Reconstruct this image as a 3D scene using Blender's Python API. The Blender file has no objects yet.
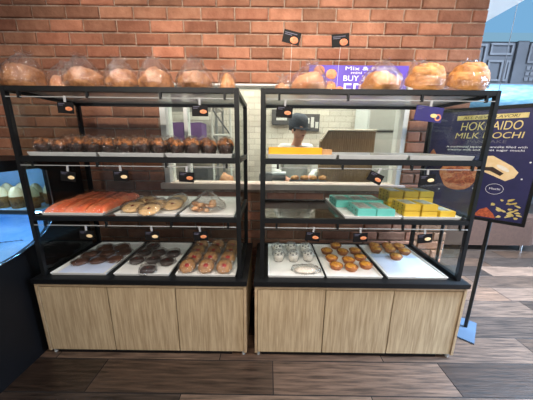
import bpy, bmesh, math, random
from mathutils import Vector, Matrix, noise
PI = math.pi
random.seed(7)
SC = bpy.context.scene
COL = SC.collection

# ------------------------------------------------------------------ helpers
def lin(c):
    return tuple((x/255/12.92 if x/255 <= .04045 else ((x/255+.055)/1.055)**2.4) for x in c)

def newmat(name):
    m = bpy.data.materials.new(name); m.use_nodes = True
    nt = m.node_tree; nt.nodes.clear()
    out = nt.nodes.new('ShaderNodeOutputMaterial')
    return m, nt, out

def mat(name, rgb, rough=.5, metal=0., spec=.5, var=0., scale=20., bump=0., bscale=60., stretch=(1, 1, 1), rgb2=None,
        tone=None, coat=0., emit=None, estr=0., sss=0.):
    """Principled material with noise variation between rgb and rgb2, optional vertex 'tone' multiplier."""
    m, nt, out = newmat(name)
    N = nt.nodes.new; L = nt.links.new
    p = N('ShaderNodeBsdfPrincipled'); L(p.outputs[0], out.inputs[0])
    p.inputs['Roughness'].default_value = rough; p.inputs['Metallic'].default_value = metal
    p.inputs['Specular IOR Level'].default_value = spec
    p.inputs['Coat Weight'].default_value = coat
    if sss:
        p.inputs['Subsurface Weight'].default_value = sss; p.inputs['Subsurface Radius'].default_value = (.02, .01, .006)
    c1 = lin(rgb)
    if rgb2 is None:
        rgb2 = tuple(max(0, x*(1-var)) for x in rgb)
    c2 = lin(rgb2)
    tc = N('ShaderNodeTexCoord'); mp = N('ShaderNodeMapping'); L(tc.outputs['Object'], mp.inputs[0])
    mp.inputs['Scale'].default_value = stretch
    ns = N('ShaderNodeTexNoise'); L(mp.outputs[0], ns.inputs['Vector'])
    ns.inputs['Scale'].default_value = scale; ns.inputs['Detail'].default_value = 5; ns.inputs['Roughness'].default_value = .6
    cr = N('ShaderNodeValToRGB'); L(ns.outputs['Fac'], cr.inputs[0])
    cr.color_ramp.elements[0].position = .35; cr.color_ramp.elements[1].position = .65
    cr.color_ramp.elements[0].color = (*c1, 1); cr.color_ramp.elements[1].color = (*c2, 1)
    col = cr.outputs[0]
    if tone:
        at = N('ShaderNodeAttribute'); at.attribute_name = tone
        mx = N('ShaderNodeMix'); mx.data_type = 'RGBA'; mx.blend_type = 'MULTIPLY'; mx.inputs[0].default_value = 1
        L(col, mx.inputs[6]); L(at.outputs['Color'], mx.inputs[7]); col = mx.outputs[2]
    L(col, p.inputs['Base Color'])
    if bump:
        n2 = N('ShaderNodeTexNoise'); L(mp.outputs[0], n2.inputs['Vector']); n2.inputs['Scale'].default_value = bscale
        n2.inputs['Detail'].default_value = 4
        b = N('ShaderNodeBump'); b.inputs['Strength'].default_value = bump; b.inputs['Distance'].default_value = .01
        L(n2.outputs['Fac'], b.inputs['Height']); L(b.outputs[0], p.inputs['Normal'])
    if emit is not None:
        p.inputs['Emission Color'].default_value = (*lin(emit), 1); p.inputs['Emission Strength'].default_value = estr
    return m

def film(name, tint=(255, 255, 255), rough=.06, bump=0., bscale=35., milky=.0, ior=1.45, boost=1.0):
    """thin clear sheet: mostly transmits, mirror-like sheen by fresnel, a little milky scatter"""
    m, nt, out = newmat(name)
    N = nt.nodes.new; L = nt.links.new
    tr = N('ShaderNodeBsdfTransparent'); tr.inputs[0].default_value = (*lin(tint), 1)
    gl = N('ShaderNodeBsdfGlossy'); gl.inputs['Roughness'].default_value = rough
    df = N('ShaderNodeBsdfDiffuse'); df.inputs[0].default_value = (.85, .85, .85, 1)
    f0 = ((ior-1)/(ior+1))**2
    fr = N('ShaderNodeLayerWeight'); fr.inputs['Blend'].default_value = .5
    pw = N('ShaderNodeMath'); pw.operation = 'POWER'; pw.inputs[1].default_value = 4.; L(fr.outputs['Facing'], pw.inputs[0])
    ma = N('ShaderNodeMath'); ma.operation = 'MULTIPLY_ADD'; ma.inputs[1].default_value = .75; ma.inputs[2].default_value = f0; L(pw.outputs[0], ma.inputs[0])
    mu = N('ShaderNodeMath'); mu.operation = 'MULTIPLY'; mu.inputs[1].default_value = boost; mu.use_clamp = True
    L(ma.outputs[0], mu.inputs[0])
    m1 = N('ShaderNodeMixShader'); m1.inputs[0].default_value = milky; L(tr.outputs[0], m1.inputs[1]); L(df.outputs[0], m1.inputs[2])
    m2 = N('ShaderNodeMixShader'); L(mu.outputs[0], m2.inputs[0]); L(m1.outputs[0], m2.inputs[1]); L(gl.outputs[0], m2.inputs[2])
    if bump:
        tc = N('ShaderNodeTexCoord'); n2 = N('ShaderNodeTexNoise'); L(tc.outputs['Object'], n2.inputs['Vector'])
        n2.inputs['Scale'].default_value = bscale; n2.inputs['Detail'].default_value = 3; n2.inputs['Distortion'].default_value = 1.2
        b = N('ShaderNodeBump'); b.inputs['Strength'].default_value = bump; b.inputs['Distance'].default_value = .012
        L(n2.outputs['Fac'], b.inputs['Height']); L(b.outputs[0], gl.inputs['Normal']); L(b.outputs[0], fr.inputs['Normal'])
    L(m2.outputs[0], out.inputs[0])
    return m

def glow(name, rgb, s):
    m, nt, out = newmat(name)
    e = nt.nodes.new('ShaderNodeEmission'); e.inputs[0].default_value = (*lin(rgb), 1); e.inputs[1].default_value = s
    nt.links.new(e.outputs[0], out.inputs[0]); return m

def link(o, parent=None):
    COL.objects.link(o)
    if parent is not None: o.parent = parent
    return o

def thing(name, label, cat, loc=(0, 0, 0), rotz=0, group=None):
    o = bpy.data.objects.new(name, None); o.empty_display_size = .05
    o.location = loc; o.rotation_euler = (0, 0, rotz); link(o)
    o['label'] = label; o['category'] = cat
    if group: o['group'] = group
    return o

def tag(o, label=None, cat=None, group=None, kind=None):
    if label: o['label'] = label
    if cat: o['category'] = cat
    if group: o['group'] = group
    if kind: o['kind'] = kind
    return o

def root_loc(p):
    v = Vector((0, 0, 0))
    while p is not None:
        v = v + p.location; p = p.parent
    return v

def obj(name, bm, m, parent=None, smooth=False, world=False, bevel=0., mats=None):
    if bevel:
        bmesh.ops.bevel(bm, geom=bm.edges[:], offset=bevel, segments=2, affect='EDGES', clamp_overlap=True)
    if world and parent is not None:
        bmesh.ops.translate(bm, verts=bm.verts, vec=-root_loc(parent))
    bmesh.ops.recalc_face_normals(bm, faces=bm.faces[:])
    me = bpy.data.meshes.new(name); bm.to_mesh(me); bm.free()
    for mm in (mats or [m]): me.materials.append(mm)
    if smooth:
        for f in me.polygons: f.use_smooth = True
    return link(bpy.data.objects.new(name, me), parent)

def B(): return bmesh.new()

def box(bm, x0, x1, y0, y1, z0, z1, M=None, mi=0):
    vs = [bm.verts.new(Vector((x, y, z)) if M is None else M @ Vector((x, y, z))) for x in (x0, x1) for y in (y0, y1) for z in (z0, z1)]
    for q in ((0, 1, 3, 2), (4, 6, 7, 5), (0, 4, 5, 1), (2, 3, 7, 6), (0, 2, 6, 4), (1, 5, 7, 3)):
        f = bm.faces.new([vs[i] for i in q]); f.material_index = mi
    return bm

def bx(*a, **k): return box(B(), *a, **k)

def ring(bm, c, r, n, ax, ay, jit=0.):
    return [bm.verts.new(c + ax*(r*math.cos(2*PI*i/n)) + ay*(r*math.sin(2*PI*i/n))) for i in range(n)]

def tube(bm, pts, rad, n=8, cap=True):
    pts = [Vector(p) for p in pts]; rs = rad if isinstance(rad, (list, tuple)) else [rad]*len(pts)
    prev = None; up = Vector((0, 0, 1)); first = None
    for i, p in enumerate(pts):
        d = (pts[min(i+1, len(pts)-1)] - pts[max(i-1, 0)]).normalized()
        u = up if abs(d.dot(up)) < .95 else Vector((1, 0, 0))
        ax = d.cross(u).normalized(); ay = d.cross(ax).normalized()
        rg = ring(bm, p, rs[i], n, ax, ay)
        if prev:
            for k in range(n): bm.faces.new((prev[k], prev[(k+1) % n], rg[(k+1) % n], rg[k]))
        else: first = rg
        prev = rg
    if cap:
        bm.faces.new(first[::-1]); bm.faces.new(prev)
    return bm

def lathe(bm, prof, n=20, c=(0, 0, 0), M=None, wob=None):
    """profile of (r,z); wob(angle, t, r, z) -> (r, z)"""
    c = Vector(c); rows = []
    for j, (r, z) in enumerate(prof):
        t = j/(len(prof)-1)
        if r < 1e-6:
            p = c + Vector((0, 0, z)); rows.append([bm.verts.new(M @ p if M else p)]); continue
        row = []
        for i in range(n):
            a = 2*PI*i/n; rr, zz = (r, z) if wob is None else wob(a, t, r, z)
            p = c + Vector((rr*math.cos(a), rr*math.sin(a), zz)); row.append(bm.verts.new(M @ p if M else p))
        rows.append(row)
    for a, b in zip(rows, rows[1:]):
        for i in range(n):
            if len(a) == 1 and len(b) == 1: continue
            if len(a) == 1: bm.faces.new((a[0], b[i], b[(i+1) % n]))
            elif len(b) == 1: bm.faces.new((a[i], a[(i+1) % n], b[0]))
            else: bm.faces.new((a[i], a[(i+1) % n], b[(i+1) % n], b[i]))
    return bm

def roughen(bm, amp, sc, seed=0., axis=None):
    bm.normal_update()
    for v in bm.verts:
        d = noise.noise(Vector((v.co.x*sc+seed, v.co.y*sc, v.co.z*sc+seed)))*amp
        v.co += (v.normal if axis is None else Vector(axis))*d
    return bm

def grid(bm, nx, ny, fn):
    vs = [[bm.verts.new(fn(i/nx, j/ny)) for j in range(ny+1)] for i in range(nx+1)]
    for i in range(nx):
        for j in range(ny):
            bm.faces.new((vs[i][j], vs[i+1][j], vs[i+1][j+1], vs[i][j+1]))
    return bm

def prism(bm, poly, fn, d0, d1):
    """2D polygon extruded: fn(u,v,d) -> Vector"""
    a = [bm.verts.new(fn(u, v, d0)) for u, v in poly]; b = [bm.verts.new(fn(u, v, d1)) for u, v in poly]
    bm.faces.new(a); bm.faces.new(b[::-1])
    for i in range(len(poly)):
        k = (i+1) % len(poly); bm.faces.new((a[i], b[i], b[k], a[k]))
    return bm

def lettering(body, size, m, parent, M, align='LEFT', shear=0., width=None, extrude=.0008, name='lettering', bold=0.):
    cu = bpy.data.curves.new('lettering', 'FONT'); cu.body = body; cu.size = size; cu.align_x = align
    cu.extrude = extrude; cu.shear = shear; cu.offset = size*bold
    t = bpy.data.objects.new('lettering', cu); COL.objects.link(t)
    dg = bpy.context.evaluated_depsgraph_get(); dg.update()
    me = bpy.data.meshes.new_from_object(t.evaluated_get(dg)); bpy.data.objects.remove(t)
    xs = [v.co.x for v in me.vertices]
    if width and xs:
        k = width/(max(xs)-min(xs))
        me.transform(Matrix.Diagonal((k, 1, 1, 1)))
    me.transform(M)
    me.materials.clear(); me.materials.append(m)
    return link(bpy.data.objects.new(name, me), parent)

def dup(root, loc, rotz=None, label=None, group=None, scale=None):
    r = root.copy(); COL.objects.link(r); r.location = loc
    if rotz is not None: r.rotation_euler = (r.rotation_euler[0], r.rotation_euler[1], rotz)
    if scale is not None: r.scale = scale
    if label: r['label'] = label
    if group: r['group'] = group
    for ch in list(root.children):
        c = ch.copy(); COL.objects.link(c); c.parent = r
        for g in list(ch.children):
            d = g.copy(); COL.objects.link(d); d.parent = c
    return r

ORD = ['first', 'second', 'third', 'fourth', 'fifth', 'sixth', 'seventh', 'eighth', 'ninth', 'tenth', 'eleventh', 'twelfth', 'thirteenth']

# ------------------------------------------------------------------ materials
M = {}
M['brick'] = mat('brick', (186, 130, 102), .85, spec=.25, rgb2=(158, 105, 80), scale=9, bump=.5, bscale=45, tone='tone')
M['mortar'] = mat('mortar', (178, 156, 138), .95, spec=.1, rgb2=(138, 116, 100), scale=25, bump=.6, bscale=90)
M['black'] = mat('black_metal', (13, 14, 15), .45, spec=.35, rgb2=(18, 19, 20), scale=8)
M['black2'] = mat('black_laminate', (11, 12, 14), .4, spec=.4, rgb2=(16, 17, 19), scale=12)
M['oak'] = mat('pale_oak', (186, 165, 133), .55, spec=.3, rgb2=(152, 130, 100), scale=11, stretch=(9, 9, .45), bump=.1, bscale=30)
M['oak_edge'] = mat('oak_edging', (178, 154, 122), .55, spec=.3, rgb2=(158, 134, 104), scale=7, stretch=(2, 9, 2))
M['floor'] = mat('wood_floor', (112, 88, 72), .30, spec=.5, rgb2=(56, 43, 35), scale=7, stretch=(.6, 9, 1), bump=.12, bscale=18, tone='tone')
M['joint'] = mat('floor_joint', (20, 16, 14), .9)
M['tray'] = mat('white_melamine', (232, 231, 226), .35, rgb2=(222, 221, 216), scale=6)
M['tray_grey'] = mat('grey_melamine', (196, 197, 194), .35, rgb2=(184, 185, 183), scale=6)
M['paper'] = mat('blue_white_paper', (214, 222, 240), .6, rgb2=(200, 210, 232), scale=5)
M['paper_w'] = mat('greaseproof_paper', (236, 232, 226), .7, rgb2=(226, 221, 214), scale=5)
M['acrylic'] = film('clear_acrylic', (250, 252, 252), .03, ior=1.42)
M['acrylic_edge'] = mat('acrylic_edge', (150, 152, 150), .25, spec=.6)
M['glass'] = film('clear_glass', (240, 246, 244), .02, ior=1.42)
M['smoke_glass'] = film('shelf_glass', (205, 212, 212), .04, ior=1.6, boost=1.3)
M['wrap_thin'] = film('thin_cellophane', (255, 254, 253), .08, bump=.7, bscale=75, milky=.0, boost=1.3)
M['cup_plastic'] = film('cup_plastic', (250, 250, 250), .12, milky=.16, boost=1.0)
M['frost'] = film('frosted_shelf_glass', (240, 240, 238), .15, milky=.5)
M['bag'] = film('plastic_bag', (253, 251, 250), .10, bump=.5, bscale=45, milky=.02, boost=2.3)
M['wrap'] = film('cellophane', (253, 252, 251), .13, bump=.7, bscale=75, milky=.012, boost=2.4)
M['crust'] = mat('bread_crust', (124, 76, 42), .6, rgb2=(172, 120, 74), scale=22, bump=.6, bscale=70)
M['crust_gold'] = mat('golden_crust', (206, 148, 84), .5, rgb2=(164, 106, 54), scale=26, bump=.35, bscale=70)
M['crust_pink'] = mat('pale_pink_crust', (180, 116, 76), .55, rgb2=(204, 154, 112), scale=18, bump=.3)
M['choc'] = mat('dark_chocolate', (58, 34, 24), .5, rgb2=(34, 20, 15), scale=50, bump=.6, bscale=120)
M['crumb'] = mat('brown_crumb_topping', (196, 122, 60), .8, rgb2=(34, 22, 16), scale=42, bump=.8, bscale=150)
M['pecan'] = mat('pecan_brown', (122, 74, 46), .55, rgb2=(78, 44, 28), scale=55, bump=.8, bscale=130)
M['cookie'] = mat('pale_cookie', (226, 192, 142), .7, rgb2=(206, 166, 112), scale=30, bump=.4, bscale=90)
M['gold_cookie'] = mat('golden_cookie', (184, 132, 66), .6, rgb2=(128, 82, 38), scale=45, bump=.5, bscale=100)
M['jam'] = mat('red_jam', (186, 34, 30), .2, rgb2=(140, 18, 20), scale=40, coat=.5)
M['darkjam'] = mat('dark_red_jam', (120, 34, 28), .25, rgb2=(90, 22, 20), scale=40)
M['cream'] = mat('white_cream', (240, 232, 220), .6, rgb2=(226, 214, 198), scale=30)
M['orange'] = mat('orange_wrapper', (246, 150, 102), .35, spec=.6, rgb2=(234, 106, 66), scale=9, bump=.5, bscale=22)
M['almond'] = mat('almond_biscuit', (172, 112, 66), .6, rgb2=(216, 178, 136), scale=60)
M['pie'] = mat('glazed_pie', (232, 172, 70), .32, spec=.5, rgb2=(178, 98, 34), scale=45, bump=.4, bscale=80, coat=.25)
M['pie_rim'] = mat('pie_rim', (134, 72, 32), .5, rgb2=(180, 112, 56), scale=30, bump=.4)
M['teal'] = mat('turquoise_carton', (108, 188, 176), .45, rgb2=(94, 178, 166), scale=6)
M['teal_light'] = mat('pale_carton_window', (176, 196, 190), .3, rgb2=(120, 96, 84), scale=38)
M['yellow'] = mat('yellow_carton', (214, 182, 66), .45, rgb2=(204, 168, 52), scale=6)
M['yellow_dots'] = mat('brown_carton_spot', (112, 78, 30), .5)
M['amber'] = mat('amber_carton', (240, 178, 40), .4, rgb2=(230, 164, 30), scale=5)
M['kraft'] = mat('kraft_card', (196, 152, 104), .7, rgb2=(176, 132, 86), scale=20)
M['card'] = mat('black_card', (12, 11, 11), .6, spec=.2, rgb2=(17, 15, 15), scale=10)
M['card_purple'] = mat('purple_card', (42, 32, 104), .5, rgb2=(34, 26, 90), scale=10)
M['promo'] = mat('purple_board', (98, 72, 184), .45, rgb2=(82, 58, 166), scale=4)
M['poster'] = mat('navy_poster', (42, 42, 74), .25, spec=.5, rgb2=(56, 54, 96), scale=2.2)
M['white'] = mat('white_print', (240, 240, 240), .5)
M['dim'] = mat('grey_print', (88, 86, 104), .5)
M['gold'] = mat('gold_print', (232, 214, 150), .4, rgb2=(200, 176, 92), scale=12)
M['ink'] = mat('dark_ink', (40, 34, 30), .5)
M['pastry_print'] = mat('orange_pastry_print', (226, 150, 100), .5, rgb2=(186, 98, 62), scale=55)
M['cream_print'] = mat('cream_print', (240, 214, 170), .5, rgb2=(230, 196, 140), scale=20)
M['rust_print'] = mat('rust_print', (206, 104, 62), .5, rgb2=(140, 58, 36), scale=70)
M['bluegrey'] = mat('blue_grey_steel', (62, 76, 92), .3, metal=.2, rgb2=(56, 69, 84), scale=5)
M['steel'] = mat('brushed_steel', (176, 178, 180), .3, metal=.85, rgb2=(156, 158, 160), scale=8, stretch=(1, 1, 14))
M['tile'] = mat('white_tile', (232, 226, 214), .3, spec=.5, rgb2=(222, 215, 202), scale=3, tone='tone')
M['grout'] = mat('tile_grout', (176, 170, 158), .9)
M['white_paint'] = mat('white_paint', (226, 226, 222), .5, rgb2=(216, 216, 212), scale=3)
M['sill'] = mat('pale_sill', (236, 214, 200), .4, rgb2=(228, 202, 188), scale=4)
M['fridge_white'] = mat('white_enamel', (222, 228, 228), .3, rgb2=(214, 220, 220), scale=2)
M['tan_panel'] = mat('tan_card', (160, 134, 106), .7, rgb2=(138, 112, 86), scale=14, stretch=(8, 1, .6))
M['grey_wall'] = mat('grey_wall', (84, 80, 84), .7, rgb2=(74, 70, 75), scale=2)
M['ceil'] = mat('ceiling_paint', (246, 245, 242), .8, rgb2=(240, 239, 236), scale=1)
M['slate'] = mat('slate_panel', (84, 82, 84), .55, rgb2=(76, 74, 76), scale=3)
M['slate_lt'] = mat('slate_moulding', (108, 105, 106), .5, rgb2=(100, 97, 98), scale=3)
M['blue_glow'] = glow('blue_lightbox', (132, 190, 236), .85)
M['blue_glow2'] = glow('pale_blue_lightbox', (150, 200, 232), .75)
M['shop_glow'] = glow('lit_shop_glass', (120, 160, 190), .5)
M['taupe'] = mat('taupe_upholstery', (78, 54, 42), .75, spec=.2, rgb2=(68, 47, 37), scale=40, bump=.1)
M['chrome'] = mat('chrome', (210, 212, 214), .15, metal=1.)
M['case_black'] = mat('fridge_case_black', (10, 10, 13), .5, spec=.25, rgb2=(14, 14, 17), scale=6)
M['case_blue'] = mat('pale_blue_lining', (190, 216, 240), .35, rgb2=(168, 202, 236), scale=3)
M['led'] = glow('led_tube', (150, 198, 255), 34.)
M['blue_deck'] = mat('blue_white_deck', (205, 228, 246), .2, rgb2=(160, 204, 240), scale=5)
M['skin'] = mat('skin', (206, 152, 126), .55, rgb2=(196, 140, 116), scale=20)
M['coat'] = mat('white_jacket', (232, 232, 230), .8, rgb2=(218, 218, 216), scale=20)
M['cap'] = mat('dark_grey_cap', (62, 68, 80), .8, rgb2=(54, 60, 72), scale=30)
M['trouser'] = mat('black_trouser', (34, 34, 38), .8)
M['hair'] = mat('black_hair', (28, 22, 20), .6)
M['purple_reflection'] = mat('purple_reflection_box', (122, 86, 150), .5, rgb2=(104, 72, 132), scale=5)  # purple of the window reflections, put on solid boxes
M['pan'] = mat('grey_pan', (120, 122, 126), .35, metal=.6, rgb2=(104, 106, 110), scale=10)
M['wire'] = mat('white_wire', (222, 222, 220), .4)
M['clip'] = film('clear_clip', (225, 225, 225), .1, milky=.35)
M['ribbon'] = mat('red_plastic', (206, 60, 44), .4)

# ------------------------------------------------------------------ floor
def build_floor():
    bm = B(); lay = bm.loops.layers.color.new('tone')
    X0, X1, W, LEN = -3.4, 7.2, .225, 1.11
    box(bm, X0, X1, -2.0, 7.0, -.06, -.0025, mi=1)
    y = 1.099 - 14*W; r = 0
    while y < 6.9:
        off = {14: .05, 13: .62}.get(r, random.random()*LEN) if r not in (14, 15) else (.05 if r == 14 else .8)
        x = X0 - LEN + ((off - X0) % LEN)
        while x < X1:
            a, b = max(x+.003, X0), min(x+LEN-.003, X1)
            if b > a:
                vs = [bm.verts.new((px, py, 0)) for px, py in ((a, y+.003), (b, y+.003), (b, y+W-.003), (a, y+W-.003))]
                f = bm.faces.new(vs); k = random.choice((.62, .74, .84, .96, 1.1, 1.28)); g = random.uniform(-.05, .05)
                for l in f.loops: l[lay] = (min(1, k*.78*(1+g)), min(1, k*.78), min(1, k*.78*(1-g)), 1)
            x += LEN
        y += W; r += 1
    o = obj('floor', bm, None, mats=[M['floor'], M['joint']]); o['kind'] = 'structure'
build_floor()

# ------------------------------------------------------------------ brick wall with the kitchen opening
WX0, WX1, WY, WT = -3.3, 1.625, 2.062, 2.20
OX0, OX1, OZ0, OZ1 = -.885, 1.15, 1.03, 1.891
def build_wall():
    bm = B(); lay = bm.loops.layers.color.new('tone')
    for a in ((WX0, OX0, WY, WT, 0, 3.2), (OX1, WX1, WY, WT, 0, 3.2), (OX0, OX1, WY, WT, 0, OZ0), (OX0, OX1, WY, WT, OZ1, 3.2)):
        box(bm, *a, mi=1)
    CH, P, G = .0875, .2535, .010
    def one(x0, x1, z0, z1):
        k = random.uniform(.74, 1.0); g = random.uniform(-.06, .05)
        colr = (min(1, k*(1.0+g*.3)), min(1, k*(1+g)), min(1, k*(1+g)), 1)
        yo = WY-.0125+random.uniform(-.003, .002)
        rings = []
        for ins, yy in ((0, WY+.002), (.001, WY-.006), (.0035, yo+.003), (.009, yo)):
            j = lambda: random.uniform(-.0015, .0015)
            rings.append([bm.verts.new((a+j(), yy, b+j())) for a, b in ((x0+ins, z0+ins), (x1-ins, z0+ins), (x1-ins, z1-ins), (x0+ins, z1-ins))])
        fs = [bm.faces.new(rings[-1])]
        for r0, r1 in zip(rings, rings[1:]):
            for i in range(4): fs.append(bm.faces.new((r0[i], r0[(i+1) % 4], r1[(i+1) % 4], r1[i])))
        for f in fs:
            f.smooth = False
            for l in f.loops: l[lay] = colr
    for kz in range(-22, 15):
        z0 = OZ1 + kz*CH; z1 = z0+CH
        if z0 < -.05: continue
        off = -1.02 if kz % 2 == 1 else -1.155
        x = off - P*9
        while x < WX1:
            a, b = x+G/2, x+P-G/2; x += P
            if b < WX0: continue
            b = min(b, WX1 + random.uniform(-.004, .012)) if b > WX1-.1 else b
            if b-a < .03: continue
            mid = z0+CH/2
            segs = [(a, b)]
            if OZ0-.03 < mid < OZ1:
                segs = []
                if a < OX0-.03: segs.append((a, min(b, OX0-.004)))
                if b > OX1+.03: segs.append((max(a, OX1+.004), b))
            for s0, s1 in segs:
                if s1-s0 > .02: one(s0, s1, z0+G/2, z1-G/2)
        if True:   # half brick closing the pier end
            pass
    o = obj('wall_back', bm, None, mats=[M['brick'], M['mortar']]); o['kind'] = 'structure'
build_wall()

# window frame, sill and pane of the pass-through
fr = B()
for a in ((OX0, OX0+.045, WY-.012, WT, OZ0+.06, OZ1), (OX1-.04, OX1, WY-.004, WT, OZ0+.06, OZ1)):
    box(fr, *a)
box(fr, OX0+.045, OX1-.04, WY-.008, WT, OZ1-.014, OZ1)
box(fr, -.705, -.675, WY+.03, WT-.03, OZ0+.06, OZ1-.014)
w = obj('window_1', fr, M['white_paint'], bevel=.002); w['kind'] = 'structure'
s = obj('sill', bx(OX0-.03, OX1+.03, WY-.045, WT, OZ0+.012, OZ0+.062), M['sill'], w, bevel=.004); s['label'] = 'pale pinkish sill'
s = obj('pane', bx(OX0+.045, -.705, WY+.055, WY+.061, OZ0+.062, OZ1-.015), M['glass'], w)
s = obj('pane', bx(-.675, OX1-.04, WY+.055, WY+.061, OZ0+.062, OZ1-.015), M['glass'], w)

# ------------------------------------------------------------------ kitchen behind the opening
KY = 3.35
def tile_wall():
    bm = B(); lay = bm.loops.layers.color.new('tone')
    box(bm, -2.0, WX1, KY, KY+.1, 0, 2.9, mi=1)
    H_, W_ = .075, .152
    for j in range(12, 38):
        off = 0 if j % 2 else W_/2
        for i in range(25):
            a = -2.0 + i*W_ + off; z = j*H_
            if a+W_ > WX1: continue
            k = random.uniform(.9, 1)
            n0 = len(bm.faces)
            vs = [bm.verts.new(p) for p in ((a+.0025, KY-.004, z+.0025), (a+W_-.0025, KY-.004, z+.0025), (a+W_-.0025, KY-.004, z+H_-.0025), (a+.0025, KY-.004, z+H_-.0025))]
            f = bm.faces.new(vs)
            for l in f.loops: l[lay] = (k, k, k, 1)
    o = obj('wall_kitchen', bm, None, mats=[M['tile'], M['grout']]); o['kind'] = 'structure'
tile_wall()
o = obj('wall_kitchen_side', bx(WX1-.08, WX1, WT, KY+.1, 0, 2.9), M['white_paint']); o['kind'] = 'structure'
o = obj('wall_kitchen_end', bx(-2.1, -2.0, WT, KY+.1, 0, 2.9), M['white_paint']); o['kind'] = 'structure'

# counter behind the glass
t = thing('steel_counter', 'long stainless steel work counter behind the kitchen window glass', 'counter', (.1, 2.42, 0))
obj('counter_top', bx(-1.6, 1.0, 2.23, 2.57, .965, 1.0), M['steel'], t, world=True, bevel=.003)
obj('undershelf', bx(-1.55, .95, 2.26, 2.55, .3, .325), M['steel'], t, world=True, bevel=.003)
for x in (-1.55, .91):
    for y in (2.26, 2.51): obj('leg', bx(x, x+.04, y, y+.04, 0, .965), M['steel'], t, world=True)
CT = 1.0
t = thing('dough_roller', 'steel cylindrical dough roller machine on the kitchen counter', 'kitchen machine', (.05, 2.38, CT))
obj('housing', bx(-.13, .0, -.07, .09, 0, .15), M['pan'], t, bevel=.008)
obj('drum', tube(B(), [(-.02, 0, .12), (.13, 0, .12)], .045, 16), M['steel'], t, smooth=False)
obj('feed_bed', bx(.0, .14, -.06, .08, 0, .055), M['case_black'], t, bevel=.004)
def sheet_pan(x, y, z, w, d, label, g='sheet pans on the kitchen counter'):
    bm = B()
    box(bm, -w/2, w/2, -d/2, d/2, 0, .006)
    for a in ((-w/2, w/2, -d/2, -d/2+.005, .006, .024), (-w/2, w/2, d/2-.005, d/2, .006, .024), (-w/2, -w/2+.005, -d/2, d/2, .006, .024), (w/2-.005, w/2, -d/2, d/2, .006, .024)): box(bm, *a)
    o = obj('sheet_pan', bm, M['pan']); o.location = (x, y, z); tag(o, label, 'baking pan', g); return o
sheet_pan(.86, 2.42, CT, .2, .2, 'small dark sheet pan on the counter before the tan carton')
sheet_pan(-.72, 2.42, CT, .40, .3, 'empty grey sheet pan on the counter behind the window mullion')
for i, (x, y) in enumerate(((.27, 2.325), (.36, 2.32), (.45, 2.325), (.54, 2.32), (.74, 2.38))):
    bm = lathe(B(), [(0, 0), (.036, 0), (.042, .014), (.03, .034), (0, .042)], 14); roughen(bm, .008, 40, i)
    o = obj('pastry_roll', bm, M['crust_gold'], smooth=True); o.location = (x, y, CT+(.0925 if i < 4 else .001))
    tag(o, ('%s golden pastry roll on the griddle counting from the dough roller' % ORD[i]) if i < 4 else 'lone golden pastry roll on the bare counter before the tan carton', 'pastry', 'pastry rolls in the kitchen')
bm = lathe(B(), [(0, 0), (.07, 0), (.082, .04), (.06, .10), (.03, .125), (0, .13)], 18); roughen(bm, .02, 25, 3)
o = obj('dough_mound', bm, M['crust_pink'], smooth=True); o.location = (-.42, 2.42, CT)
tag(o, 'pale beige mound of dough on the counter beside the mullioned window part', 'dough')
t = thing('griddle', 'dark countertop griddle between the glass and the person', 'griddle', (.40, 2.33, CT))
obj('body', bx(-.18, .18, -.07, .06, .012, .085), M['case_black'], t, bevel=.006)
obj('plate', bx(-.17, .17, -.06, .05, .085, .092), M['pan'], t, bevel=.002)
for x in (-.15, .15):
    for y in (-.05, .04): obj('foot', tube(B(), [(x, y, 0), (x, y, .012)], .012, 8), M['pan'], t)
for x in (-.1, 0, .1): obj('knob', tube(B(), [(x, -.07, .045), (x, -.085, .045)], .012, 10), M['chrome'], t)
# tan ribbed box with pale rim
t = thing('tan_pastry_carton', 'big tan ribbed carton with pale rim behind the kitchen glass', 'carton', (.86, 2.62, 0))
poly = [(-.30, .98), (.27, .98), (.27, 1.575), (-.23, 1.575), (-.30, 1.47)]
bm = B(); prism(bm, poly, lambda u, v, d: Vector((u, d, v)), -.02, .05); obj('body', bm, M['tan_panel'], t)
bm = B()
for i in range(26):
    u = -.285 + i*.0215
    zt = 1.565 if u > -.22 else 1.49+(u+.285)*1.0
    tube(bm, [(u, -.02, .985), (u, -.02, zt)], .006, 6)
obj('ribs', bm, M['tan_panel'], t)
bm = tube(B(), [(-.305, -.025, 1.46), (-.23, -.025, 1.578), (.275, -.025, 1.578)], .011, 8); r = obj('rim', bm, M['cream'], t); r['label'] = 'pale cream rim'
obj('stand', bx(-.28, .25, -.01, .05, 0, .98), M['steel'], t)
# white upright cabinet
t = thing('white_upright_fridge', 'white two-door upright fridge beyond the tan carton in the kitchen', 'fridge', (1.3, 2.83, 0))
obj('body', bx(-.175, .21, .0, .42, 0.05, 2.1), M['fridge_white'], t, bevel=.006)
obj('door', bx(-.17, .205, -.03, -.002, .06, 1.565), M['fridge_white'], t, bevel=.006)
obj('door', bx(-.17, .205, -.03, -.002, 1.592, 2.08), M['fridge_white'], t, bevel=.006)
obj('handle', bx(-.15, -.13, -.06, -.03, 1.15, 1.45), M['steel'], t, bevel=.003)
obj('hinge', bx(-.15, .19, -.034, -.001, 1.573, 1.585), M['slate'], t)
for x in (-.15, .17): obj('foot', tube(B(), [(x, .1, 0), (x, .1, .05)], .02, 8), M['case_black'], t)
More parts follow.
